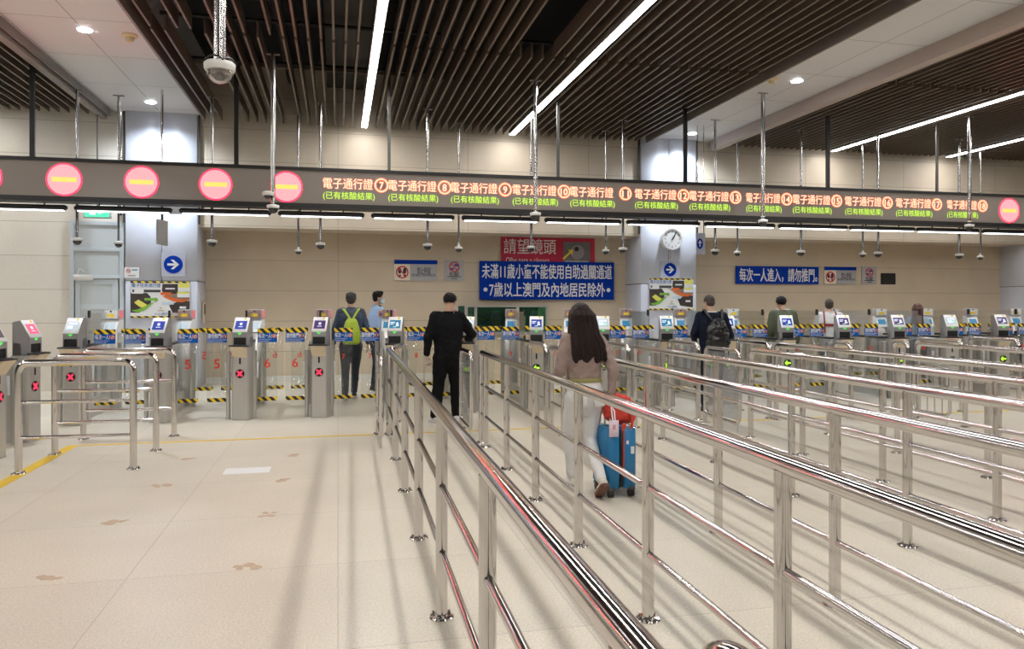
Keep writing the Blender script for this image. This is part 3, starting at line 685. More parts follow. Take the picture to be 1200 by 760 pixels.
MF, LF = slant(R15, -.012, 1.205, .105, 1.405)
MRr, LRr = slant(R15 @ Matrix.Identity(4), -.01, 1.155, .10, 1.355)
def f_body(b):
    pts = [(-.10, 0), (.10, 0), (.128, .04), (.128, .20), (-.128, .20), (-.128, .04)]
    b.loft([[(x, y, z) for x, y in pts] for z in (.02, 1.0)], 0, False, R15)
    b.box(-.12, .12, .01, .19, 0, .02, 0, R15)
    b.box(-.105, .105, .18, .36, 0, .96, 0)
    b.box(-.10, .10, -.002, 0, .50, .503, 0, R15)
def f_post(s, y=.15, h=.94):
    def fn(b):
        b.cyl((s*.172, y, 0), .029, .60, 16); b.cyl((s*.172, y, .605), .031, h-.60, 16); b.ell((s*.172, y, h), (.031, .031, .012), 16, 6)
        b.box(s*.172-.034, s*.172+.034, y-.034, y+.034, 0, .012)
    return fn
def f_hinge(s, y, z):
    def fn(b): b.box(min(s*.180, s*.220), max(s*.180, s*.220), y-.014, y+.014, z-.10, z+.12, bev=.004)
    return fn
def f_wedge(b): b.loft([[(x, -.115, 1.012), (x, .0, 1.012), (x, 0, .865)] for x in (-.098, .098)], 0, False, R15)
def f_tray(b): b.box(-.118, .118, -.115, .02, 1.012, 1.034, 0, R15, .006); b.box(-.06, .06, -.10, -.02, 1.034, 1.039, 0, R15)
def f_slot(b): b.box(-.088, .088, .0, .1, 1.034, 1.135, 0, R15); b.box(-.085, .085, -.004, .004, 1.125, 1.135, 0, R15)
def f_head(b):
    b.box(-.10, .10, -.012, .20, 1.135, 1.207, 0, R15); b.box(-.10, -.088, -.012, .20, 1.0, 1.135, 0, R15); b.box(.088, .10, -.012, .20, 1.0, 1.135, 0, R15); b.box(-.1, .1, .1, .2, 1.0, 1.14, 0, R15)
    b.loft([[(x, -.012, 1.207), (x, .105, 1.405), (x, .20, 1.385), (x, .20, 1.207)] for x in (-.10, .10)], 0, False, R15)
def f_bezel(b): b.box(-.103, .103, -.010, .004, 0, LF, 0, MF, .004)
def f_screen(b, var):
    b.box(-.078, .078, -.013, -.009, .045, .175, 0, MF)
    if var == 0: b.disc((.0, .125), .020, -.016, -.012, 16, 1, MF); b.box(-.03, .03, -.016, -.012, .078, .086, 1, MF)
    elif var == 1:
        b.box(-.068, -.004, -.016, -.012, .128, .142, 1, MF); b.box(-.068, -.02, -.016, -.012, .105, .115, 1, MF); b.disc((.032, .12), .018, -.016, -.012, 14, 1, MF); b.box(.012, .055, -.016, -.012, .075, .100, 1, MF); b.box(-.025, .02, -.017, -.012, .058, .068, 2, MF)
    else: b.box(-.062, .062, -.016, -.012, .13, .16, 1, MF); b.box(-.062, .01, -.016, -.012, .07, .115, 1, MF); b.disc((.035, .09), .02, -.016, -.012, 14, 2, MF)
def f_dot(b): b.disc((.045, .207), .016, -.014, -.009, 18, 0, MF)
def f_arrowlamp(b): b.prism([(-.034, 1.200), (0, 1.168), (.034, 1.200)], -.016, -.011, 0, R15)
def f_keyhole(b): b.box(-.012, .012, -.004, .0, .77, .855, 0, R15)
def f_lampdisc(b): b.disc((0, .64), .062, -.006, .002, 28, 0, R15)
def f_cross(b):
    for a in (PI/4, -PI/4): b.box(-.050, .050, -.004, 0, -.011, .011, 0, R15 @ Matrix.Translation((0, -.006, .64)) @ Matrix.Rotation(a, 4, 'Y'))
def f_larrow(b): b.prism([(-.052, .64), (-.006, .690), (-.006, .655), (.048, .655), (.048, .625), (-.006, .625), (-.006, .590)], -.010, -.006, 0, R15)
FX0, FX1, FY, RY = .205, .467, .27, 1.58
def flap_shape(b, s, y, z0=.225, z1=1.25):
    x0, x1 = sorted((s*FX0, s*FX1)); b.box(x0, x1, y-.006, y+.006, z0, z1, 0, bev=.004)
def stripes(s, y, top, bot):
    def f_top(b):
        x0, x1 = sorted((s*FX0, s*FX1)); b.box(x0, x1, y-.012, y-.007, top-.065, top)
    def f_bot(b):
        x0, x1 = sorted((s*FX0, s*FX1)); b.box(x0, x1, y-.012, y-.007, bot, bot+.055)
    return f_top, f_bot
def f_sign(s):
    def fn(b): x0, x1 = sorted((s*FX0, s*FX1)); b.box(x0, x1, FY-.012, FY-.007, 1.055, 1.186)
    return fn
def f_signtext(s):
    def fn(b):
        x0, x1 = sorted((s*FX0, s*FX1)); y = FY-.015
        b.text('每次一人!' if s > 0 else '請勿推門!', .075, x0+.010, y, 1.146, 0, 'LEFT', width=.185, bold=.03)
        b.text('Uma pessoa de cada vez!' if s > 0 else 'Não empurre a porta, por favor!', .024, x0+.010, y, 1.097, 0, 'LEFT', width=.17 if s > 0 else .24, off=.02)
        b.text('One person at a time!' if s > 0 else 'Please do not push the door!', .024, x0+.010, y, 1.073, 0, 'LEFT', width=.14 if s > 0 else .20, off=.02)
        b.disc((x1-.036, 1.143), .030, y-.001, y+.002, 24, 2); b.disc((x1-.036, 1.143), .030, y-.003, y, 24, 1, inner=.022)
        if s > 0: b.box(-.02, .02, -.002, 0, -.004, .004, 1, Matrix.Translation((x1-.036, y-.002, 1.143)) @ Matrix.Rotation(PI/4, 4, 'Y')); b.box(x1-.05, x1-.022, y-.002, y, 1.139, 1.147, 3)
        else: b.box(x1-.046, x1-.026, y-.002, y, 1.122, 1.160, 3)
    return fn
def f_skirt(b): b.box(-.045, .045, .36, 1.64, 0, .24); b.box(-.035, .035, .36, 1.64, .24, .26)
def f_sideglass(b): b.box(-.007, .007, .36, 1.64, .26, 1.0)
def f_cap(b): b.box(-.035, .035, .30, 1.67, 1.0, 1.036, bev=.006)
def f_tall(b): b.box(-.006, .006, .70, 1.60, 1.036, 1.47)
def f_clip(b): b.box(-.014, .014, .73, .77, 1.40, 1.50)
def f_foot(b): b.box(-.014, .014, .73, .77, 1.037, 1.09)
R_OFF = Matrix.Translation((0, 1.70, 0))
def f_rbody(b): b.box(-.11, .11, 0, .26, .0, 1.15, 0, R_OFF, .008)
def f_rhead(b): b.loft([[(x, -.01, 1.15), (x, .10, 1.355), (x, .22, 1.36), (x, .22, 1.15)] for x in (-.10, .10)], 0, False, R_OFF @ R15)
def f_rscreen(b): b.box(-.07, .07, -.006, -.001, .05, .16, 0, R_OFF @ MRr)
def f_rbox(b): b.box(-.105, .105, .06, .22, 1.355, 1.505, 0, R_OFF @ R15, .006)
def f_rface(b): b.box(-.098, .098, .052, .059, 1.37, 1.495, 0, R_OFF @ R15)
def f_rlens(b): b.disc((0, 1.478), .013, .042, .052, 14, 0, R_OFF @ R15)
def f_rlabel(b): b.box(-.05, .05, .046, .052, 1.395, 1.44, 0, R_OFF @ R15)
def f_rlamp(b): b.box(.105, .110, .09, .2, 1.375, 1.49, 0, R_OFF @ R15)
RFACE = mat('camera box mauve', (.42, .27, .26), .4, .1); RLAMPR = glow('side lamp red', (.55, .14, .15), 1.0); RLAMPG = glow('side lamp green', (.05, .75, .35), 1.0)
WBEZ = mat('rear bezel white', (.90, .91, .91), .35)
def gate(loc, rotz, label, lanes, state, scr, group='electronic gates in a row', flaps=(1, -1), rear=(1, -1)):
    """lanes: the number on the flap at -x and at +x"""
    t = thing('electronic_gate', label, 'gate', loc, rotz, group)
    P = lambda key, name, fn, mats, par=t: shared(key, name, fn, mats, par)
    body = P('body', 'pedestal', f_body, PED)
    P('keyhole', 'card_slot', f_keyhole, BLACK, body)
    ld = P('lampdisc', 'status_lamp', f_lampdisc, BLACK, body)
    if state == 'x': P('cross', 'red_cross', f_cross, LR, ld)
    else: P('larrow', 'green_arrow', f_larrow, LY, ld)
    for s in (-1, 1):
        p = P(('post', s), 'post', f_post(s), STEEL); P(('hinge', s), 'hinge_plate', f_hinge(s, .20, .66), LGREY, p)
    P('wedge', 'reader_panel', f_wedge, TAN); P('tray', 'tray', f_tray, BLACK); P('slot', 'passport_slot', f_slot, BLACK)
    hd = P('head', 'head', f_head, GREYP); bz = P(('bezel', scr[0]), 'bezel', f_bezel, LGREY if scr[0] == 'a' else WBEZ, hd)
    SV = {'a0': (0, [SCR_B, SCR_W]), 'a1': (0, [SCR_V, SCR_W]), 'a2': (0, [SCR_K, SCR_L]), 'ap': (0, [SCR_P, SCR_W]), 'aw': (2, [SCR_L, SCR_W, SCR_L]), 'b0': (1, [SCR_B, SCR_W, SCR_G]), 'b1': (1, [SCR_T, SCR_W, SCR_G]), 'b2': (2, [SCR_L, SCR_W, SCR_G]), 'b3': (1, [SCR_V, SCR_W, SCR_G])}
    var, ms = SV[scr]
    P(('screen', scr), 'screen', lambda b: f_screen(b, var), ms, hd); P('dot', 'yellow_dot', f_dot, YEL, hd); P('arrowlamp', 'arrow_lamp', f_arrowlamp, LG, hd)
    for s in flaps:
        n = lanes[0] if s < 0 else lanes[1]
        fl = P(('flap', s), 'front_flap', lambda b: flap_shape(b, s, FY), GLASS)
        ft, fb = stripes(s, FY, 1.25, .228)
        P(('ft', s), 'hazard_strip', ft, HAZ, fl); P(('fb', s), 'hazard_strip', fb, HAZ, fl)
        P(('sign', s), 'flap_sign', f_sign(s), FBLUE, fl); P(('signtext', s), 'sign_lettering', f_signtext(s), [WHITE, SRED, CREAM, INK], fl)
        if n:
            xc = s*(FX0+FX1)/2; hgt = .185 if n < 7 else .10
            zc = .765 if n < 7 else .84
            P(('num', s, n), 'lane_number', lambda b: b.text(str(n), hgt, xc, FY-.009, zc, 0, off=.03), REDN, fl)
        if s not in rear: continue
        rf = P(('rflap', s), 'rear_flap', lambda b: flap_shape(b, s, RY, .245, 1.22), GLASS)
        rt, rb = stripes(s, RY, 1.22, .25)
        P(('rt', s), 'hazard_strip', rt, HAZ, rf); P(('rb', s), 'hazard_strip', rb, HAZ, rf)
        if n and n < 8: P(('rnum', s, n), 'lane_number', lambda b: b.text(str(n), .16, s*(FX0+FX1)/2, RY-.009, .80, 0, off=.01, mirror=True), REDN, rf)
    P('skirt', 'side_skirt', f_skirt, PED); P('sideglass', 'side_glass', f_sideglass, GLASS); P('cap', 'top_rail', f_cap, BLACK)
    tg = P('tall', 'glass_screen', f_tall, GLASS); P('clip', 'clip', f_clip, BLACK, tg); P('clipfoot', 'clip', f_foot, BLACK, tg)
    for s in (-1, 1): P(('rpost', s), 'post', f_post(s, 1.62, 1.0), STEEL)
    rb_ = P('rbody', 'exit_pedestal', f_rbody, PED); rh = P('rhead', 'exit_head', f_rhead, WBEZ); P(('rscreen', scr[0]), 'screen', f_rscreen, SCR_L if scr[0] == 'a' else SCR_T, rh)
    bx = P('rbox', 'camera_box', f_rbox, SGREY); P(('rface', bool(lanes[1] and lanes[1] < 14)), 'box_face', f_rface, RFACE if lanes[1] and lanes[1] < 14 else LGREY, bx); P('rlens', 'lens', f_rlens, BLACK, bx); P('rlabel', 'box_label', f_rlabel, YEL, bx); P('rlamp', 'side_lamp', f_rlamp, RLAMPR if state == 'x' else RLAMPG, bx)
    return t
scr = {-2: 'aw', -1: 'a0', 0: 'a0', 1: 'a1', 2: 'b1', 3: 'b2', 4: 'b0', 5: 'b2', 6: 'b1', 7: 'b0', 8: 'b0', 9: 'b3', 10: 'b3', 11: 'b2', 12: 'b3'}
for k in range(-2, 15):
    la, lb = k+5, k+6
    if k == -2: lab = 'steel electronic gate at the bend of the row, with pale screen and lit red cross'
    elif k == -1: lab = 'steel electronic gate behind the short railings, with deep blue screen and a flap numbered 5'
    elif k < 2: lab = 'steel electronic gate between lanes %d and %d, with a lit red cross' % (la, lb)
    elif k == 2: lab = 'steel electronic gate between lanes 7 and 8, behind the end of the nearest long railing'
    elif k == 13: lab = 'steel electronic gate past lane 18, only its white exit head in view'
    elif k == 14: lab = 'last steel electronic gate of the row, exit head at the picture\'s right edge'
    else: lab = 'steel electronic gate between lanes %d and %d, with a green arrow lamp' % (la, lb)
    gate((-1.31+1.05*k, 10.98, 0), 0, lab, (la if 0 <= k < 14 else None, lb if -1 <= k < 13 else None), 'x' if k < 2 else 'g', scr.get(k, 'b1'), flaps=(1, -1) if k > -2 else (1,), rear=(-1,) if k == 1 else (1,) if k == 2 else (1, -1))
gate((-3.44, 9.86, 0), PI/2, 'steel electronic gate with pink screen, turned sideways behind the short railings', (None, None), 'x', 'ap', 'electronic gates of the side row')
gate((-3.40, 8.80, 0), PI/2, 'steel electronic gate with dark screen, turned sideways and cut by the picture\'s left edge', (None, None), 'x', 'a2', 'electronic gates of the side row')

# ------------------------------------------------------------------ lane railings
RT, RP, RC, ZT, ZM, ZL = .033, .0305, .0175, 1.04, .67, .335
def base_mb():
    b = MB(); b.lathe([(.062, 0), (.064, .004), (.060, .010), (.034, .012), (.032, .02)], seg=20)
    for k in range(3):
        a = k*2*PI/3+.5; b.cyl((.048*math.cos(a), .048*math.sin(a), .008), .0085, .014, 6); b.ell((.048*math.cos(a), .048*math.sin(a), .022), (.0075, .0075, .005), 8, 4)
    return b
POST_ME = MB().cyl((0, 0, 0), RP, ZT-.02, 28).mesh('post', CHROME); BASE_ME = base_mb().mesh('base_plate', CHROME)
def add_post(t, x, y, z=0):
    p = link('post', POST_ME, t, (x, y, 0)); link('base_plate', BASE_ME, p); return p
def railing(name, label, p0, p1, posts, group, bend0=True, bend1=False):
    """p0: far end, p1: near end (x, y); posts: points of the standing posts"""
    t = thing('railing', label, 'railing', (p0[0], p0[1], 0), 0, group)
    L = lambda q, z: (q[0]-p0[0], q[1]-p0[1], z)
    path = []
    if bend0: path += [L(p0, .02)]
    path += [L(p0, ZT), L(p1, ZT)]
    if bend1: path += [L(p1, .02)]
    b = MB(); b.tube(path, RT, 28, fillet=.10, steps=10); b.build('top_rail', CHROME, t)
    for q, on in ((p0, bend0), (p1, bend1)):
        if on: link('base_plate', BASE_ME, t, L(q, 0))
    for q in posts: add_post(t, q[0]-p0[0], q[1]-p0[1])
    for z in (ZM, ZL):
        b = MB(); b.tube([L(p0, z), L(p1, z)], RC, 20); b.build('crossbar', CHROME, t)
    return t
LONG = [(0.455, 9.25, (7.8, 6.49, 5.18, 3.88, 2.58, 1.28), -.6, 'long chrome lane railing nearest the camera, on the left of the lane with the woman\'s neighbour'),
        (1.475, 8.75, (8.48, 7.33, 6.19, 5.025, 3.852, 2.65, 1.45), -.6, 'x'),
        (2.52, 9.75, (9.2, 7.9, 6.6, 5.32, 4.04, 2.8, 1.5), .2, 'x'), (3.60, 9.82, (8.95, 7.65, 6.34, 5.02, 3.7, 2.4), 1.0, 'x'),
        (4.68, 9.08, (8.04, 6.83, 5.62, 4.4, 3.2), 1.8, 'x'), (5.73, 10.45, (9.3, 8.14, 6.98, 5.8, 4.6), 2.6, 'x'), (7.80, 10.68, (9.85, 8.8, 7.6, 6.4), 5.0, 'x')]
LLAB = ['long chrome lane railing running past the camera, first and steepest of the lane railings', 'long chrome lane railing between the man in black and the woman with the suitcase',
        'long chrome lane railing just past the blue suitcase', 'long chrome lane railing, fourth of the lanes, meeting a short rail below lane 11', 'long chrome lane railing, fifth of them, ending at an acrylic gate below the suited man',
        'long chrome lane railing, sixth of the lanes, starting below gate lane 13', 'long chrome lane railing farthest back, starting above the barred swing gate']
for (p, far, posts, near, _), lab in zip(LONG, LLAB):
    railing('railing', lab, line_at(p, far), line_at(p, near), [line_at(p, d) for d in posts], 'long lane railings')
SHORT = [((.67, 10.3), (.50, 9.42), 'short railing turned aside between the first lane railing and the gate of lane 8'), ((2.53, 10.95), (2.53, 10.05), 'short railing before the gate of lanes 9 and 10, beside the woman'), ((3.58, 11.1), (3.58, 10.0), 'short railing before the gate of lane 11'),
         ((4.68, 11.4), (4.68, 10.45), 'short railing before the suited man'), ((5.72, 11.4), (5.72, 10.6), 'short railing between the suited man and the gate of lane 13'),
         ((6.77, 10.85), (6.77, 10.5), 'very short railing loop in front of the gate of lanes 14 and 15'), ((7.80, 11.15), (7.80, 10.86), 'very short railing loop at the head of the farthest long railing'),
         ((8.86, 12.15), (8.86, 11.26), 'short railing behind the barred swing gate'), ((9.9, 12.4), (9.9, 11.5), 'short railing last along the row, by the gate of lane 18')]
for a, c, lab in SHORT:
    railing('railing', lab, line_at(*a), line_at(*c), [], 'short railings before the gates', True, True)
# three short railings at the side gates
for y, lab in ((8.0, 'short chrome railing nearest the camera of the three before the side gates'), (8.94, 'middle one of the three short chrome railings before the side gates'), (9.87, 'farthest of the three short chrome railings before the side gates')):
    railing('railing', lab, (-2.93, y), (-1.93, y-.02), [], 'railings before the side gates', True, True)
# end of a low railing just below the camera
railing('railing', 'rounded end of a chrome railing at the picture\'s bottom edge', (.600, 1.15), (.600, .15), [], 'railing ends below the camera', True, True)
# swing gates of the lanes
def swing(label, p, d0, d1, z0, z1, bars, p2=None):
    a, c = line_at(p, d0), line_at(p2 or p, d1)
    t = thing('swing_gate', label, 'swing gate', (a[0], a[1], 0), 0, 'swing gates of the lanes')
    e = (c[0]-a[0], c[1]-a[1]); n = math.hypot(*e); ux, uy = e[0]/n, e[1]/n
    Q = lambda s, z: (ux*s, uy*s, z)
    r = .09; path = []
    for cx, cz, a0 in ((n-r, z1-r, 0), (r, z1-r, 1), (r, z0+r, 2), (n-r, z0+r, 3)):
        for k in range(6):
            th = (a0+k/5)*PI/2; path.append(Q(cx+r*math.cos(th), cz+r*math.sin(th)))
    path.append(path[0])
    b = MB(); b.tube(path, .022, 14, caps=False); b.build('frame', CHROME, t)
    if bars:
        for k in range(1, 5):
            b = MB(); b.tube([Q(n*k/5, z0), Q(n*k/5, z1)], .010, 10); b.build('bar', CHROME, t)
    else:
        M = Matrix(((ux, -uy, 0, 0), (uy, ux, 0, 0), (0, 0, 1, 0), (0, 0, 0, 1)))
        b = MB(); b.box(.04, n-.04, -.006, .006, z0+.04, z1-.04, 0, M); b.build('acrylic_panel', ACRYL, t)
        for s in (.06, n-.06):
            for z in (z0+.2, z1-.2):
                b = MB(); b.tube([Q(s-.0, z-.03), Q(s, z+.03)], .03, 12); b.build('clamp', STEEL, t)
    for s in (.0, ):
        b = MB(); b.cyl((ux*s, uy*s, 0), .028, z1-.1, 16); b.build('post', CHROME, t); link('base_plate', BASE_ME, t)
    b = MB(); b.cyl((ux*(n-.05), uy*(n-.05), 0), .008, z0+.01, 8); b.build('drop_bolt', STEEL, t)
    return t
swing('acrylic swing gate folded back beside the end of the first lane railing', .33, 9.3, 8.35, .12, 1.0, False)
swing('acrylic swing gate at the end of the railing behind the man in black', 1.39, 9.75, 8.95, .12, 1.02, False)
swing('acrylic swing gate at the head of the railing below the suited man', 4.66, 10.2, 9.3, .12, 1.02, False)
swing('barred swing gate under the head of the farthest long railing', 7.68, 10.6, 9.95, .12, .74, True)

# worn floor stickers
STK = mat('worn brown sticker', (.55, .40, .28), .6, noise=.25, nscale=30)
for i, (u, v) in enumerate(((220, 537.5), (188, 569), (135, 612), (60, 677), (313, 602.5), (287, 663.5), (331, 562), (343, 533))):
    x, y = ground(u, v); b = MB(); rr = random.Random(i)
    for k in range(5):
        ox, oy = rr.uniform(-.07, .07), rr.uniform(-.05, .05); r = rr.uniform(.02, .042); ring = [(ox+r*(.8+.4*rr.random())*math.cos(j*PI/5), oy+r*(.8+.4*rr.random())*math.sin(j*PI/5)) for j in range(10)]
        b.loft([[(px, py, z) for px, py in ring] for z in (0, .0008+.0003*k)], 0, False)
    tag(b.build('floor_sticker', STK, None, (x, y, 0)), ['faded brown footprint sticker nearest the short railings', 'faded brown footprint sticker second below the short railings', 'faded pale brown sticker in the middle of the open floor', 'torn reddish brown sticker nearest the bottom left of the floor',
        'brown footprint sticker in the middle of the row nearer the long railings', 'orange brown sticker lowest in the row nearer the long railings', 'brown sticker just past the white patch on the floor', 'faint brown sticker nearest the yellow line'][i], 'floor sticker', 'worn footprint stickers')
x, y = ground(290, 551)
b = MB(); b.box(-.21, .21, -.13, .13, 0, .0015); tag(b.build('floor_sticker', mat('white sticker', (.86, .86, .86), .35), None, (x, y, 0)), 'blank white rectangular sticker on the open floor', 'floor sticker')
# ------------------------------------------------------------------ people
def fuse(b, name, mats, parent, voxel=.008, smooth=4, wr=0.0, wscale=.09, seed=0):
    """joins overlapping closed shapes into one continuous skin"""
    me = b.mesh(name, mats); o = bpy.data.objects.new(name, me); COL.objects.link(o)
    r = o.modifiers.new('r', 'REMESH'); r.mode = 'VOXEL'; r.voxel_size = voxel; r.use_smooth_shade = True
    s = o.modifiers.new('s', 'SMOOTH'); s.factor = .5; s.iterations = smooth
    if wr:
        tx = bpy.data.textures.new('folds', 'CLOUDS'); tx.noise_scale = wscale; tx.noise_depth = 3
        d = o.modifiers.new('d', 'DISPLACE'); d.texture = tx; d.strength = wr; d.mid_level = .5; d.texture_coords = 'LOCAL'
    dg = bpy.context.evaluated_depsgraph_get(); dg.update()
    m2 = bpy.data.meshes.new_from_object(o.evaluated_get(dg)); m2.name = name
    m2.materials.clear()
    for m in (mats if isinstance(mats, (list, tuple)) else [mats]): m2.materials.append(m)
    m2.polygons.foreach_set('use_smooth', [True]*len(m2.polygons))
    bpy.data.objects.remove(o); bpy.data.meshes.remove(me)
    return link(name, m2, parent)
def V(*a): return Vector(a)
def lerp(a, b, t): return Vector(a)*(1-t)+Vector(b)*t
def ringz(z, cx, cyy, rx, ry, n=24, e=2.3):
    R = []
    for j in range(n):
        a = 2*PI*j/n; c, s = math.cos(a), math.sin(a)
        R.append((cx+rx*math.copysign(abs(c)**(2/e), c), cyy+ry*math.copysign(abs(s)**(2/e), s), z))
    return R
SKIN = mat('skin', (.60, .37, .26), .5, 0, .08, 30); SKIN2 = mat('skin tan', (.48, .28, .19), .5, 0, .08, 30)
HAIRK = mat('black hair', (.008, .0075, .008), .6, 0, .3, 60, .5, 90, stretch=(1, 1, .25), spec=.2); HAIRB = mat('dark brown hair', (.016, .007, .006), .5, 0, .5, 90, .5, 160, stretch=(1, 1, .06), spec=.25); HAIRG = mat('greying hair', (.035, .033, .032), .6, 0, .5, 120, .5, 90); HAIRS = mat('short brown hair', (.05, .034, .025), .55, 0, .4, 100, .4, 120)
def hand(b, wrist, d, n, up, curl=.5, spread=.0, k=1.0):
    """wrist point, d towards the fingers, n out of the back of the hand, up towards the thumb side"""
    d, n, up = Vector(d).normalized(), Vector(n).normalized(), Vector(up)
    up = (up-d*up.dot(d)).normalized(); n = d.cross(up) if d.cross(up).dot(n) > 0 else -d.cross(up)
    w = Vector(wrist)
    for t in (-.024, -.008, .008, .024):
        b.cone(w+d*.012*k+up*t*.75*k, w+d*.082*k+up*t*1.12*k, .0125*k, .0115*k, 8)
    for i, (t, L_) in enumerate(((.029, .070), (.0095, .078), (-.010, .073), (-.029, .058))):
        p = w+d*.085*k+up*t*1.05*k; a = .12; dd = d
        for seg, (fl, r) in enumerate(((.45, .0088), (.32, .0080), (.25, .0072))):
            a += curl*(.55 if seg == 0 else .75)*(1+.08*i)
            dd = (d*math.cos(a)-n*math.sin(a)+up*spread*t*6).normalized()
            q = p+dd*L_*fl*k; b.cone(p, q, r*k, (r-.0006)*k, 8); p = q
    p = w+d*.022*k+up*.026*k; q = p+(d*.7+up*.75-n*.35).normalized()*.036*k; r = q+(d*.95+up*.15-n*.45).normalized()*.030*k; s_ = r+(d*.9-up*.1-n*.55).normalized()*.024*k
    b.cone(p, q, .0125*k, .0105*k, 8); b.cone(q, r, .0100*k, .0088*k, 8); b.cone(r, s_, .0088*k, .0078*k, 8)
def person(name, label, loc, rotz, H, skin, hair, P, top, legs, shoes, female=False, mask=False, voxel=.0065):
    S = H/1.72
    root = thing(name, label, 'person', loc, rotz)
    root.scale = (S, S, S)
    hd = V(*P.get('head', (0, .025, 1.60))); hyaw = P.get('yaw', 0); hp = P.get('pitch', 0)
    sh = .155 if female else .178
    zs = 1.405 if female else 1.42
    lean = V(*P.get('lean', (0, 0, 0)))         # shift of the shoulders against the hips
    tw = P.get('twist', 0)
    def shp(s): return V(s*sh*math.cos(tw), s*sh*math.sin(tw), zs)+lean
    el = {s: V(*P['arm'][s][0]) for s in (-1, 1)}; wr = {s: V(*P['arm'][s][1]) for s in (-1, 1)}
    hip = {s: V(s*.088, 0, .90) for s in (-1, 1)}; kn = {s: V(*P['leg'][s][0]) for s in (-1, 1)}; an = {s: V(*P['leg'][s][1]) for s in (-1, 1)}
    toe = {s: V(*P['leg'][s][2]).normalized() for s in (-1, 1)}
    sz = .90 if female else 1.0
    # --- body: one continuous skin
    b = MB()
    HR = Matrix.Translation(hd) @ Matrix.Rotation(hyaw, 4, 'Z') @ Matrix.Rotation(hp, 4, 'X')
    b.ell((0, -.012, .035), (.073, .092, .085), 18, 12, M=HR); b.ell((0, .012, -.025), (.060, .072, .085), 16, 10, M=HR)
    b.ell((0, .052, -.072), (.034, .030, .030), 12, 8, M=HR); b.ell((0, .070, .022), (.048, .016, .014), 12, 8, M=HR)
    b.ell((0, .092, -.022), (.0115, .015, .012), 10, 6, M=HR); b.ell((0, .086, -.004), (.008, .012, .024), 10, 6, M=HR)
    b.ell((0, .078, -.052), (.022, .010, .0075), 10, 6, M=HR); b.ell((-.038, .058, -.02), (.02, .02, .022), 10, 6, M=HR); b.ell((.038, .058, -.02), (.02, .02, .022), 10, 6, M=HR)
    for s in (-1, 1):
        b.ell((s*.074, -.012, -.006), (.009, .018, .031), 10, 8, M=HR); b.ell((s*.077, -.022, .004), (.010, .010, .024), 8, 6, M=HR)
    nb = V(0, -.012, 1.44)+lean
    b.cone(nb, HR @ V(0, -.012, -.06), .058*sz, .052*sz, 14)
    b.cone(nb+V(0, .0, -.01), shp(-1)+V(.03, 0, .0), .055*sz, .050*sz, 10); b.cone(nb+V(0, .0, -.01), shp(1)+V(-.03, 0, 0), .055*sz, .050*sz, 10)
    q = lambda z: lean*max(0, min(1, (z-.95)/.45))
    rows = ((.84, .135, .105), (.95, .150, .110), (1.08, .128 if not female else .112, .092), (1.22, .152*sz, .105), (1.34, .165*sz, .105), (1.42, .125*sz, .078))
    b.loft([ringz(z, q(z).x, q(z).y, rx, ry) for z, rx, ry in rows])
    for s in (-1, 1):
        b.cone(shp(s)+V(-s*.01, 0, -.01), el[s], .050*sz, .038*sz); b.cone(el[s], wr[s], .038*sz, .026*sz)
        d = P['hand'][s]['d'] if 'hand' in P and s in P['hand'] else (wr[s]-el[s])
        hn = P.get('hand', {}).get(s, {})
        hand(b, wr[s], d, hn.get('n', (s, 0, 0)), hn.get('up', (0, 1, 0)), hn.get('curl', .45), 0, 1.0*sz)
        b.cone(hip[s], kn[s], .080, .052); b.cone(kn[s], lerp(kn[s], an[s], .35), .050, .052); b.cone(lerp(kn[s], an[s], .35), an[s], .052, .034)
        b.cone(an[s]+V(0, 0, -.03), an[s]+toe[s]*.13+V(0, 0, -.045), .03, .022)
    fuse(b, 'body', skin, root, voxel, 4)
    # eyes
    e = MB()
    for s in (-1, 1): e.ell((s*.031, .0705, .004), (.0125, .010, .0075), 12, 8, 0, M=HR); e.ell((s*.031, .0795, .004), (.0055, .003, .0055), 10, 6, 1, M=HR)
    e.build('eye', [WHITEP, BLACK], root)
    # --- hair
    h = MB(); st = P.get('hair', 'short')
    if st == 'short':
        h.ell((0, -.020, .052), (.082, .096, .080), 18, 12, M=HR); h.ell((0, -.052, .008), (.072, .058, .072), 16, 10, M=HR); h.ell((0, .03, .098), (.064, .055, .034), 14, 8, M=HR)
        for s in (-1, 1): h.ell((s*.068, -.018, .038), (.016, .045, .036), 10, 8, M=HR); h.ell((s*.045, -.055, .075), (.040, .045, .045), 10, 8, M=HR)
        fuse(h, 'hair', hair, root, .006, 2, .012, .03)
    elif st == 'bowl':
        h.ell((0, -.022, .048), (.089, .102, .084), 18, 12, M=HR); h.ell((0, -.050, .030), (.080, .062, .056), 16, 10, M=HR); h.ell((.005, .045, .090), (.075, .055, .035), 14, 8, M=HR)
        for s in (-1, 1): h.ell((s*.070, -.012, .044), (.020, .052, .040), 10, 8, M=HR)
        fuse(h, 'hair', hair, root, .006, 2, .016, .03)
    elif st == 'crop':
        h.ell((0, -.016, .042), (.0785, .096, .0855), 18, 12, M=HR); h.ell((0, -.046, .0), (.068, .056, .065), 16, 10, M=HR)
        fuse(h, 'hair', hair, root, .006, 2, .006, .02)
    else:
        wd = P.get('hairw', 1.0); bot = P.get('hairbot', 1.17)
        h.ell((0, -.018, .045), (.090, .102, .088), 18, 12, M=HR)
        R = []
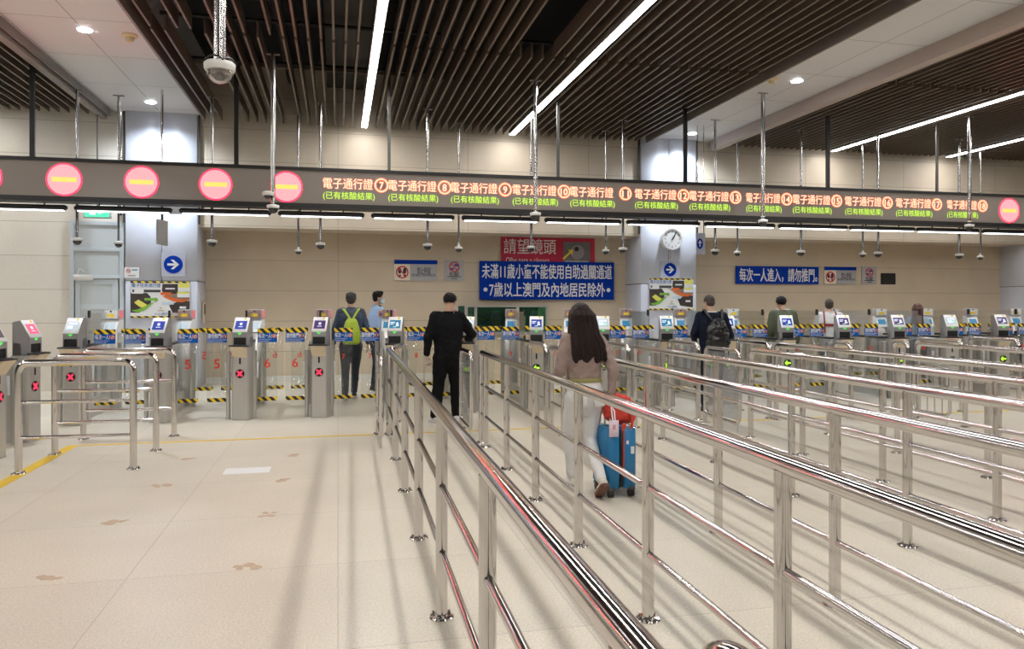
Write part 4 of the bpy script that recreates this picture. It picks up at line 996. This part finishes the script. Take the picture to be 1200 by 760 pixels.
        for z, rx, ry, cyy in ((1.68, .070, .075, -.005), (1.62, .098, .092, -.030), (1.55, .108, .078, -.045), (1.46, .118, .062, -.075), (1.36, .134, .046, -.105), (1.27, .146, .038, -.118), (bot+.03, .146, .026, -.122), (bot, .120, .012, -.122)):
            R.append([(x+.006*math.sin(x*95+z*4), y+.006*math.sin(x*130+z*7), zz+(.018*math.sin(x*60)+.010*math.sin(x*143) if z < bot+.06 else 0)) for x, y, zz in ringz(z, hd.x+P.get('hairdx', 0)*(1.7-z), hd.y-.02+cyy*.9, rx*wd, ry, 40, 2.2)])
        h.loft(R)
        for s in (-1, 1): h.cone(HR @ V(s*.080, .01, .03), HR @ V(s*.092*wd, -.02, -.14), .026, .024)
        fuse(h, 'hair', hair, root, .006, 1, .008, .02)
    # --- top
    c = MB(); k = top.get('fit', 1.0); hem = top.get('hem', .86); hr = top.get('hemr', (.176, .132))
    if female: rows = ((hem, *hr), (1.05, .142*k, .112*k), (1.12, .142*k, .114*k), (1.22, .158*k, .122*k), (1.32, .168*k, .122*k), (1.40, .150*k, .098*k), (1.44, .085*k, .072*k), (1.455, .066, .062))
    else: rows = ((hem, *hr), (hem+.05, hr[0]*1.03, hr[1]*1.03), (1.06, .172*k, .128*k), (1.20, .186*k, .134*k), (1.32, .196*k, .132*k), (1.40, .176*k, .106*k), (1.455, .095*k, .078*k), (1.475, .070, .066))
    c.loft([ringz(z, q(z).x, q(z).y, rx, ry, 28) for z, rx, ry in rows])
    sw = top.get('sleeve', 1.0)
    for s in (-1, 1):
        c.cone(shp(s)*1.0+V(-s*.06, 0, .012), shp(s)+V(-s*.012, 0, -.005), .055*k*sz, .060*k*sz)
        c.cone(shp(s)+V(-s*.012, 0, -.012), el[s], .062*k*sz*sw, .052*sz*sw); c.cone(el[s], lerp(el[s], wr[s], .90), .052*sz*sw, .037*sz*sw)
    tp = fuse(c, top.get('name', 'jacket'), top['mat'], root, .009, 4, top.get('wr', .014), .07)
    cb = MB(); cb.tube([(q(1.47).x+.068*math.cos(a*PI/8), q(1.47).y-.008+.066*math.sin(a*PI/8), 1.468+(-.012 if math.sin(a*PI/8) > 0 else .010)) for a in range(17)], .011, 8)
    cb.build('collar', top.get('collar', top['mat']), tp)
    for s in (-1, 1):
        cu = MB(); a_ = lerp(el[s], wr[s], .88); e_ = lerp(el[s], wr[s], .955); cu.tube([a_, e_], [.038*sz*sw, .035*sz*sw], 16); cu.build('cuff', top.get('cuff', top['mat']), tp)
    # --- trousers
    c = MB(); lw = legs.get('w', 1.0)
    c.loft([ringz(z, 0, yo, rx, ry, 26) for z, rx, ry, yo in ((.70, .085, .06, 0), (.76, .118, .090, -.004), (.82, .146*(1.04 if female else 1), .114, -.010), (.89, .164*(1.06 if female else 1), .128, -.014), (.96, .160, .120, -.006), (1.04, .138 if female else .150, .104, 0))])
    for s in (-1, 1):
        c.cone(hip[s]+V(0, -.008, -.03), lerp(hip[s], kn[s], .55), .096*lw, .082*lw); c.cone(lerp(hip[s], kn[s], .5), kn[s], .083*lw, .064*lw); c.cone(kn[s], lerp(kn[s], an[s], .93), .064*lw, .052*lw*legs.get('cuffw', 1.0))
    tr = fuse(c, 'trousers', legs['mat'], root, .009, 8, legs.get('wr', .014), .08)
    # --- shoes
    for s in (-1, 1):
        t2 = toe[s]; A = an[s]; side = t2.cross(V(0, 0, 1)).normalized(); up = side.cross(t2).normalized()
        M = Matrix(((side.x, t2.x, up.x, A.x), (side.y, t2.y, up.y, A.y), (side.z, t2.z, up.z, A.z), (0, 0, 0, 1)))
        c = MB(); c.ell((0, -.025, -.032), (.040, .050, .036), 14, 8, M=M); c.ell((0, .05, -.042), (.042, .085, .030), 14, 8, M=M); c.ell((0, .115, -.050), (.043, .060, .022), 14, 8, M=M); c.ell((0, -.01, -.0), (.040, .046, .030), 14, 8, M=M)
        so = fuse(c, 'shoe', shoes['mat'], root, .006, 3)
        c = MB(); c.loft([[(x*f, y*f+.04*(1-f), z) for x, y in ((-.040, -.06), (-.044, .06), (-.046, .12), (-.026, .175), (.026, .175), (.046, .12), (.044, .06), (.040, -.06), (.02, -.08), (-.02, -.08))] for z, f in ((-.080, .96), (-.076, 1.0), (-.054, 1.0))], 0, False, M); c.build('sole', shoes['sole'], so)
        if shoes.get('heel'): c = MB(); c.box(-.034, .034, -.082, -.02, -.088, -.058, 0, M, .006); c.build('heel', shoes['heel'], so)
    if mask:
        c = MB(); c.loft([[(x, y, z) for x, y in ((-.064, .030), (-.048, .074), (-.018, .098), (.018, .098), (.048, .074), (.064, .030), (.058, .030), (.04, .060), (-.04, .060), (-.058, .030))] for z in (-.082, -.045, -.012)], 0, True, HR)
        mk = c.build('face_mask', mat('mask blue', (.42, .66, .78), .6), root)
        c = MB()
        for s in (-1, 1): c.tube([HR @ V(s*.062, .03, -.02), HR @ V(s*.084, -.02, .01), HR @ V(s*.080, -.03, -.02), HR @ V(s*.062, .03, -.07)], .002, 6)
        c.build('ear_loop', WHITE, mk)
    return root, tp, tr, HR, shp

ND = (.02, .05)
stand = lambda dx=0, spread=.09, bk=0: {-1: ((-spread-.005, .02, .49), (-spread-.02, bk-.02, .085), (-.18, 1, 0)), 1: ((spread+.005, .02, .49), (spread+.02, -.02, .085), (.18, 1, 0))}
hang = lambda f=.03: {-1: ((-.245, -.02, 1.13), (-.27, f+.03, .88)), 1: ((.245, -.02, 1.13), (.27, f+.03, .88))}

BLKCLOTH = mat('black knit', (.008, .008, .009), .9, 0, .3, 40, .4, 60, spec=.12); BLKTR = mat('black trousers cloth', (.008, .008, .009), .9, 0, .3, 40, .3, 50, spec=.12)
NAVY = mat('navy cloth', (.008, .011, .026), .8, 0, .2, 30, .3, 40, spec=.15); NAVYV = mat('navy puffer', (.035, .055, .105), .45, 0, .3, 18, .5, 22); JEANS = mat('dark jeans', (.035, .042, .055), .8, 0, .3, 30, .3, 60)
SKYB = mat('light blue shirt cloth', (.36, .50, .74), .7, 0, .06, 20, .2, 30); OLIVE = mat('olive cloth', (.075, .085, .045), .8, 0, .2, 20, .3, 40)
BLUSH = mat('dusty pink jacket cloth', (.32, .235, .21), .75, 0, .12, 20, .6, 18, spec=.2); WHTR = mat('white trousers cloth', (.80, .79, .78), .7, 0, .04, 20, .3, 25)
BLKSH, WHSOLE = mat('black shoe', (.015, .015, .016), .45), mat('white sole', (.78, .77, .74), .5)

# man in black at the gate of lane 8
x, y = 1.45, 10.22
r_, tp, tr, HR, shp = person('person', 'man in black sweatshirt and trousers seen from behind, using the gate reader', (x, y, 0), -.05, 1.73, SKIN, HAIRK,
    {'head': (.03, .03, 1.605), 'yaw': -.30, 'pitch': -.25, 'hair': 'bowl', 'lean': (.0, .03, 0),
     'arm': {-1: ((-.265, -.035, 1.14), (-.285, -.01, .90)), 1: ((.33, .03, 1.17), (.285, .24, 1.10))}, 'hand': {-1: {'d': (.12, .15, -1), 'n': (-1, 0, 0), 'up': (0, 1, .1), 'curl': .75}, 1: {'d': (-.1, 1, .05), 'n': (0, 0, 1), 'up': (-1, 0, 0), 'curl': .5}},
     'leg': {-1: ((-.125, .03, .49), (-.175, -.06, .085), (-.35, 1, 0)), 1: ((.105, .03, .49), (.125, .07, .085), (.15, 1, 0))}},
    {'mat': BLKCLOTH, 'name': 'sweatshirt', 'hem': .90, 'hemr': (.178, .135), 'fit': 1.10, 'sleeve': 1.22, 'wr': .03}, {'mat': BLKTR, 'w': 1.22, 'cuffw': 1.15, 'wr': .02}, {'mat': mat('white shoe', (.74, .73, .71), .45), 'sole': WHSOLE}, voxel=.0055)
b = MB(); rr = random.Random(3)
for k in range(6): b.ell((-.27+rr.uniform(-.02, .025), .03+rr.uniform(-.02, .02), .795+rr.uniform(-.03, .03)), (.022, .020, .028), 8, 6)
hp_ = fuse(b, 'paper_tissue', WHITE, None, .006, 1, .014, .03); hp_.matrix_world = Matrix.Translation((x, y, 0)) @ Matrix.Rotation(-.05, 4, 'Z') @ Matrix.Scale(1.73/1.72, 4)
tag(hp_, 'crumpled white tissue held in the left hand of the man in black', 'tissue')

# woman with the suitcase
wx, wy = 2.03, 6.12
r_, tp, tr, HR, shp = person('person', 'woman with long dark hair in a dusty pink jacket and white trousers, walking away', (wx, wy, 0), .06, 1.60, SKIN, HAIRB,
    {'head': (-.035, .03, 1.598), 'yaw': .10, 'pitch': -.06, 'hair': 'long', 'hairw': 1.20, 'hairbot': 1.195, 'hairdx': .10, 'lean': (-.01, .02, 0),
     'arm': {-1: ((-.235, .0, 1.12), (-.18, .21, 1.05)), 1: ((.245, -.09, 1.13), (.225, -.10, .905))}, 'hand': {-1: {'d': (.3, 1, .1), 'n': (-1, 0, .3), 'up': (0, 0, 1), 'curl': .6}, 1: {'d': (.0, -.35, -1), 'n': (1, 0, 0), 'up': (0, 1, -.2), 'curl': .95}},
     'leg': {-1: ((-.085, .14, .50), (-.055, .17, .095), (-.05, 1, 0)), 1: ((.070, .06, .48), (.055, -.27, .165), (.05, .80, -.60))}},
    {'mat': BLUSH, 'name': 'jacket', 'hem': 1.045, 'hemr': (.150, .118), 'fit': 1.08, 'sleeve': 1.2, 'wr': .035, 'collar': BLUSH}, {'mat': WHTR, 'w': 1.06, 'cuffw': .92, 'wr': .012}, {'mat': mat('cream ankle boot', (.72, .68, .60), .5), 'sole': mat('brown sole', (.16, .065, .04), .5), 'heel': mat('brown heel', (.14, .055, .035), .5)}, True, voxel=.0055)
b = MB(); b.loft([ringz(z, -.0, .003, rx, ry, 28) for z, rx, ry in ((1.012, .156, .122), (1.016, .159, .125), (1.045, .156, .123), (1.05, .152, .119))], 0, True); b.build('hem_band', mat('olive hem', (.30, .27, .10), .7), tp)
for s in (-1, 1):
    b = MB(); b.box(s*.085-.052, s*.085+.052, -.152, -.138, .80, .90, bev=.005); b.build('back_pocket', WHTR, tr)
# suitcase with a red rucksack on it
sx, sy = 2.275, 6.07
CB = mat('suitcase blue shell', (.012, .17, .38), .38, 0, .05, 8, .1, 60); RED = mat('red nylon', (.62, .045, .025), .6, 0, .15, 14, .5, 26)
t = thing('suitcase', 'bright blue hard-shell suitcase on wheels pulled by the woman in white trousers', 'suitcase', (sx, sy, 0), .05)
for s in (-1, 1):
    b = MB(); x0, x1 = sorted((s*.014, s*.128)); b.box(x0, x1, -.175, .175, .075, .565, bev=.022)
    for k in range(4): b.box(x0+.006, x1-.006, -.15+.095*k-.012, -.15+.095*k+.012, .072, .568, bev=.003)
    b.build('shell', CB, t)
b = MB(); b.box(-.016, .016, -.168, .168, .082, .558, bev=.01); b.build('zip_band', BLACK, t)
for s in (-1, 1):
    for q_ in (-1, 1):
        b = MB(); b.tube([(s*.09-.02, q_*.14, .035), (s*.09+.02, q_*.14, .035)], .033, 18); wh = b.build('wheel', BLACK, t)
        b = MB(); b.box(s*.09-.03, s*.09+.03, q_*.14-.03, q_*.14+.03, .055, .085, bev=.006); b.build('fork', DARKSTEEL, wh)
b = MB(); b.box(.075, .105, -.178, -.174, .36, .42); b.box(.035, .055, -.178, -.174, .44, .47); b.build('sticker', WHITE, t)
b = MB()
for s in (-1, 1): b.tube([(-.06+s*.0, s*.055, .56), (-.06, s*.055, .80)], .008, 8)
b.tube([(-.06, -.075, .80), (-.06, .075, .80)], .014, 12); b.build('pull_handle', STEEL, t)
t = thing('rucksack', 'red rucksack resting on top of the blue suitcase', 'rucksack', (sx+.03, sy-.01, .585), .1)
b = MB(); b.ell((0, 0, .118), (.140, .10, .118)); b.ell((.03, -.05, .090), (.115, .080, .088)); b.ell((-.02, .02, .20), (.085, .075, .06)); b.ell((.06, 0, .14), (.075, .09, .10)); fuse(b, 'bag', RED, t, .008, 3, .035, .06)
b = MB(); b.tube([(-.03, -.10, .17), (.045, -.135, .12), (.07, -.14, .03), (.035, -.145, -.06)], .011, 8, fillet=.05); b.tube([(.09, -.09, .20), (.12, -.11, .10), (.06, -.14, .02)], .010, 8, fillet=.05); b.build('strap', RED, t)
b = MB(); b.box(-.035, .0, -.150, -.146, -.42, .02, 0, Matrix.Rotation(.02, 4, 'Y')); b.build('hanging_strap', RED, t)
t = thing('luggage_tag', 'pale pink luggage tag hanging on a white loop in front of the red rucksack', 'luggage tag', (sx-.075, sy-.20, .52), .05)
b = MB(); b.box(-.042, .042, -.003, .003, -.01, .125, bev=.002); b.build('card', mat('tag pink', (.78, .62, .72), .4), t)
b = MB(); b.box(-.012, .012, -.006, -.003, .05, .09); b.build('tag_picture', mat('tag rose', (.60, .30, .34), .5), t)
b = MB(); b.tube([(-.010, 0, .12), (-.012, .02, .20), (.0, .06, .235), (.012, .02, .20), (.010, 0, .12)], .006, 8); b.build('loop', WHITE, t)

# man with the green rucksack walking through lane 7
gx, gy = .21, 12.95
r_, tp, tr, HR, shp = person('person', 'man in navy padded vest and dark trousers walking through lane 7 with a green rucksack', (gx, gy, 0), .02, 1.78, SKIN2, HAIRG,
    {'head': (.0, .03, 1.60), 'hair': 'short', 'arm': {-1: ((-.255, -.03, 1.14), (-.27, .02, .89)), 1: ((.255, -.03, 1.14), (.27, .03, .89))}, 'leg': {-1: ((-.085, .06, .49), (-.095, -.03, .085), (-.15, 1, 0)), 1: ((.075, .10, .49), (.055, .12, .10), (.1, 1, -.1))}},
    {'mat': NAVYV, 'name': 'padded_vest', 'hem': .92, 'hemr': (.172, .132), 'fit': 1.02, 'sleeve': 1.0, 'wr': .018, 'collar': NAVYV, 'cuff': NAVY}, {'mat': JEANS, 'w': 1.05}, {'mat': BLKSH, 'sole': WHSOLE}, voxel=.008)
LIME = mat('lime nylon', (.38, .50, .03), .55, 0, .12, 12, .4, 26)
t = thing('rucksack', 'lime green rucksack on the back of the man in the navy vest', 'rucksack', (gx+.0, gy-.045, 0), .02)
b = MB(); b.loft([ringz(z, 0, -.165-ry*.55, rx, ry, 24, 2.6) for z, rx, ry in ((.93, .10, .05), (.96, .140, .085), (1.08, .148, .095), (1.20, .128, .085), (1.30, .10, .065), (1.36, .06, .04))]); fuse(b, 'bag', LIME, t, .008, 4, .018, .06)
b = MB(); b.box(-.085, .085, -.30, -.265, 1.0, 1.14, bev=.014); b.build('front_pocket', LIME, t)
for s in (-1, 1):
    b = MB(); b.tube([(s*.03, -.20, 1.36), (s*.09, -.155, 1.46), (s*.13, -.06, 1.515), (s*.14, .08, 1.46), (s*.15, .12, 1.30)], .019, 10, fillet=.05); b.build('strap', LIME, t)
# officer
ox, oy = .70, 14.2
r_, tp, tr, HR, shp = person('person', 'officer in light blue uniform shirt and face mask, standing in profile behind lane 7', (ox, oy, 0), -1.3, 1.82, SKIN2, HAIRK,
    {'head': (.0, .03, 1.605), 'hair': 'short', 'yaw': -.15, 'arm': hang(), 'leg': stand()},
    {'mat': SKYB, 'name': 'uniform_shirt', 'hem': .93, 'hemr': (.165, .125), 'fit': 1.0, 'sleeve': 1.05}, {'mat': NAVY, 'w': 1.05}, {'mat': BLKSH, 'sole': BLACK}, mask=True, voxel=.008)
for s in (-1, 1):
    b = MB(); c_ = shp(s)+V(s*.080, -.015, -.085); b.box(c_.x-.006, c_.x+.012, c_.y-.042, c_.y+.042, c_.z-.05, c_.z+.05, bev=.004); pa = b.build('shoulder_patch', mat('patch orange', (.75, .22, .06), .6), tp)
    b = MB(); b.box(c_.x+s*.0135-.003, c_.x+s*.0135+.003, c_.y-.024, c_.y+.024, c_.z-.028, c_.z+.022, bev=.002); b.build('patch_shield', mat('patch blue', (.05, .10, .35), .6), pa)
    b = MB(); c_ = shp(s)+V(-s*.03, 0, .055); b.box(c_.x-.05, c_.x+.05, c_.y-.024, c_.y+.024, c_.z-.012, c_.z+.006, bev=.004); b.build('epaulette', NAVY, tp)
b = MB(); b.loft([ringz(z, 0, 0, .168, .130, 28) for z in (.925, .965)], 0, True); b.build('belt', BLACK, tr)
# man in the navy suit with a leather backpack
mx_, my_ = 5.42, 10.35
r_, tp, tr, HR, shp = person('person', 'man in dark navy suit looking down at the gate, black leather backpack on his back', (mx_, my_, 0), -.30, 1.72, SKIN, HAIRS,
    {'head': (-.03, .05, 1.60), 'yaw': .35, 'pitch': -.30, 'hair': 'crop', 'lean': (0, .02, 0), 'arm': {-1: ((-.26, -.02, 1.15), (-.22, .20, 1.02)), 1: ((.26, -.0, 1.14), (.22, .20, 1.02))}, 'leg': stand()},
    {'mat': NAVY, 'name': 'suit_jacket', 'hem': .80, 'hemr': (.185, .140), 'fit': 1.08, 'sleeve': 1.15, 'collar': WHITE, 'wr': .016}, {'mat': NAVY, 'w': 1.05}, {'mat': BLKSH, 'sole': BLACK}, voxel=.008)
LEA = mat('black leather', (.008, .008, .009), .22, 0, .2, 20, .5, 14)
t = thing('backpack', 'shiny black leather backpack worn by the man in the navy suit', 'backpack', (mx_-.012, my_-.04, 0), -.30)
b = MB(); b.ell((.04, -.21, 1.16), (.165, .095, .20), 18, 12); b.ell((.04, -.21, 1.02), (.175, .095, .13), 18, 12); b.ell((.04, -.20, 1.30), (.12, .075, .09)); fuse(b, 'bag', LEA, t, .008, 3, .05, .09)
b = MB(); b.box(-.06, .14, -.325, -.285, .99, 1.13, bev=.016); b.build('front_pocket', LEA, t)
b = MB(); b.tube([(.0, -.16, 1.38), (.02, -.19, 1.43), (.06, -.19, 1.43), (.08, -.16, 1.38)], .010, 8, fillet=.03); b.build('top_handle', LEA, t)
for s in (-1, 1):
    b = MB(); b.tube([(.04+s*.06, -.20, 1.34), (.01+s*.11, -.150, 1.44), (s*.13, -.05, 1.515), (s*.14, .10, 1.44), (s*.15, .14, 1.28)], .019, 10, fillet=.05); b.build('strap', LEA, t)
# three travellers inside the gates at the right
person('person', 'person in olive jacket seen from behind inside lane 14', (7.62, 11.95, 0), -.15, 1.72, SKIN, HAIRK, {'hair': 'bowl', 'head': (-.02, .03, 1.60), 'yaw': -.2, 'arm': hang(), 'leg': stand()},
       {'mat': OLIVE, 'hem': .82, 'hemr': (.185, .14), 'fit': 1.12, 'sleeve': 1.25}, {'mat': JEANS, 'w': 1.05}, {'mat': BLKSH, 'sole': WHSOLE}, voxel=.008)
r_, tp, tr, HR, shp = person('person', 'person with cropped hair in a white shirt with dark red bands inside lane 15', (8.62, 12.05, 0), -.5, 1.68, SKIN, HAIRS, {'hair': 'crop', 'yaw': -.1, 'arm': hang(.08), 'leg': stand()},
       {'mat': mat('white shirt cloth', (.70, .68, .66), .7, 0, .1, 12, .3, 30), 'name': 'shirt', 'hem': .86, 'fit': 1.05, 'sleeve': 1.2}, {'mat': JEANS, 'w': 1.0}, {'mat': BLKSH, 'sole': WHSOLE}, voxel=.008)
b = MB(); MR = mat('dark red cloth', (.28, .035, .04), .7)
b.loft([ringz(z, 0, .0, rx, ry, 28) for z, rx, ry in ((1.22, .205, .150), (1.27, .208, .150))], 0, True)
for s in (-1, 1): b.tube([(s*.09, -.145, 1.10), (s*.10, -.152, 1.30), (s*.105, -.11, 1.44), (s*.10, .0, 1.49)], .014, 8, fillet=.04)
b.build('red_band', MR, tp)
person('person', 'woman with long brown hair and pale blue top inside lane 17', (10.56, 12.15, 0), -.75, 1.60, SKIN, mat('chestnut hair', (.10, .035, .022), .4, 0, .4, 60, .5, 120, stretch=(1, 1, .08)), {'hair': 'long', 'hairbot': 1.30, 'hairw': .9, 'arm': hang(.05), 'leg': stand(spread=.07)},
       {'mat': mat('pale blue cloth', (.42, .55, .68), .7), 'name': 'blouse', 'hem': .90, 'hemr': (.16, .125), 'sleeve': 1.1}, {'mat': JEANS, 'w': .95}, {'mat': BLKSH, 'sole': WHSOLE}, True, voxel=.008)
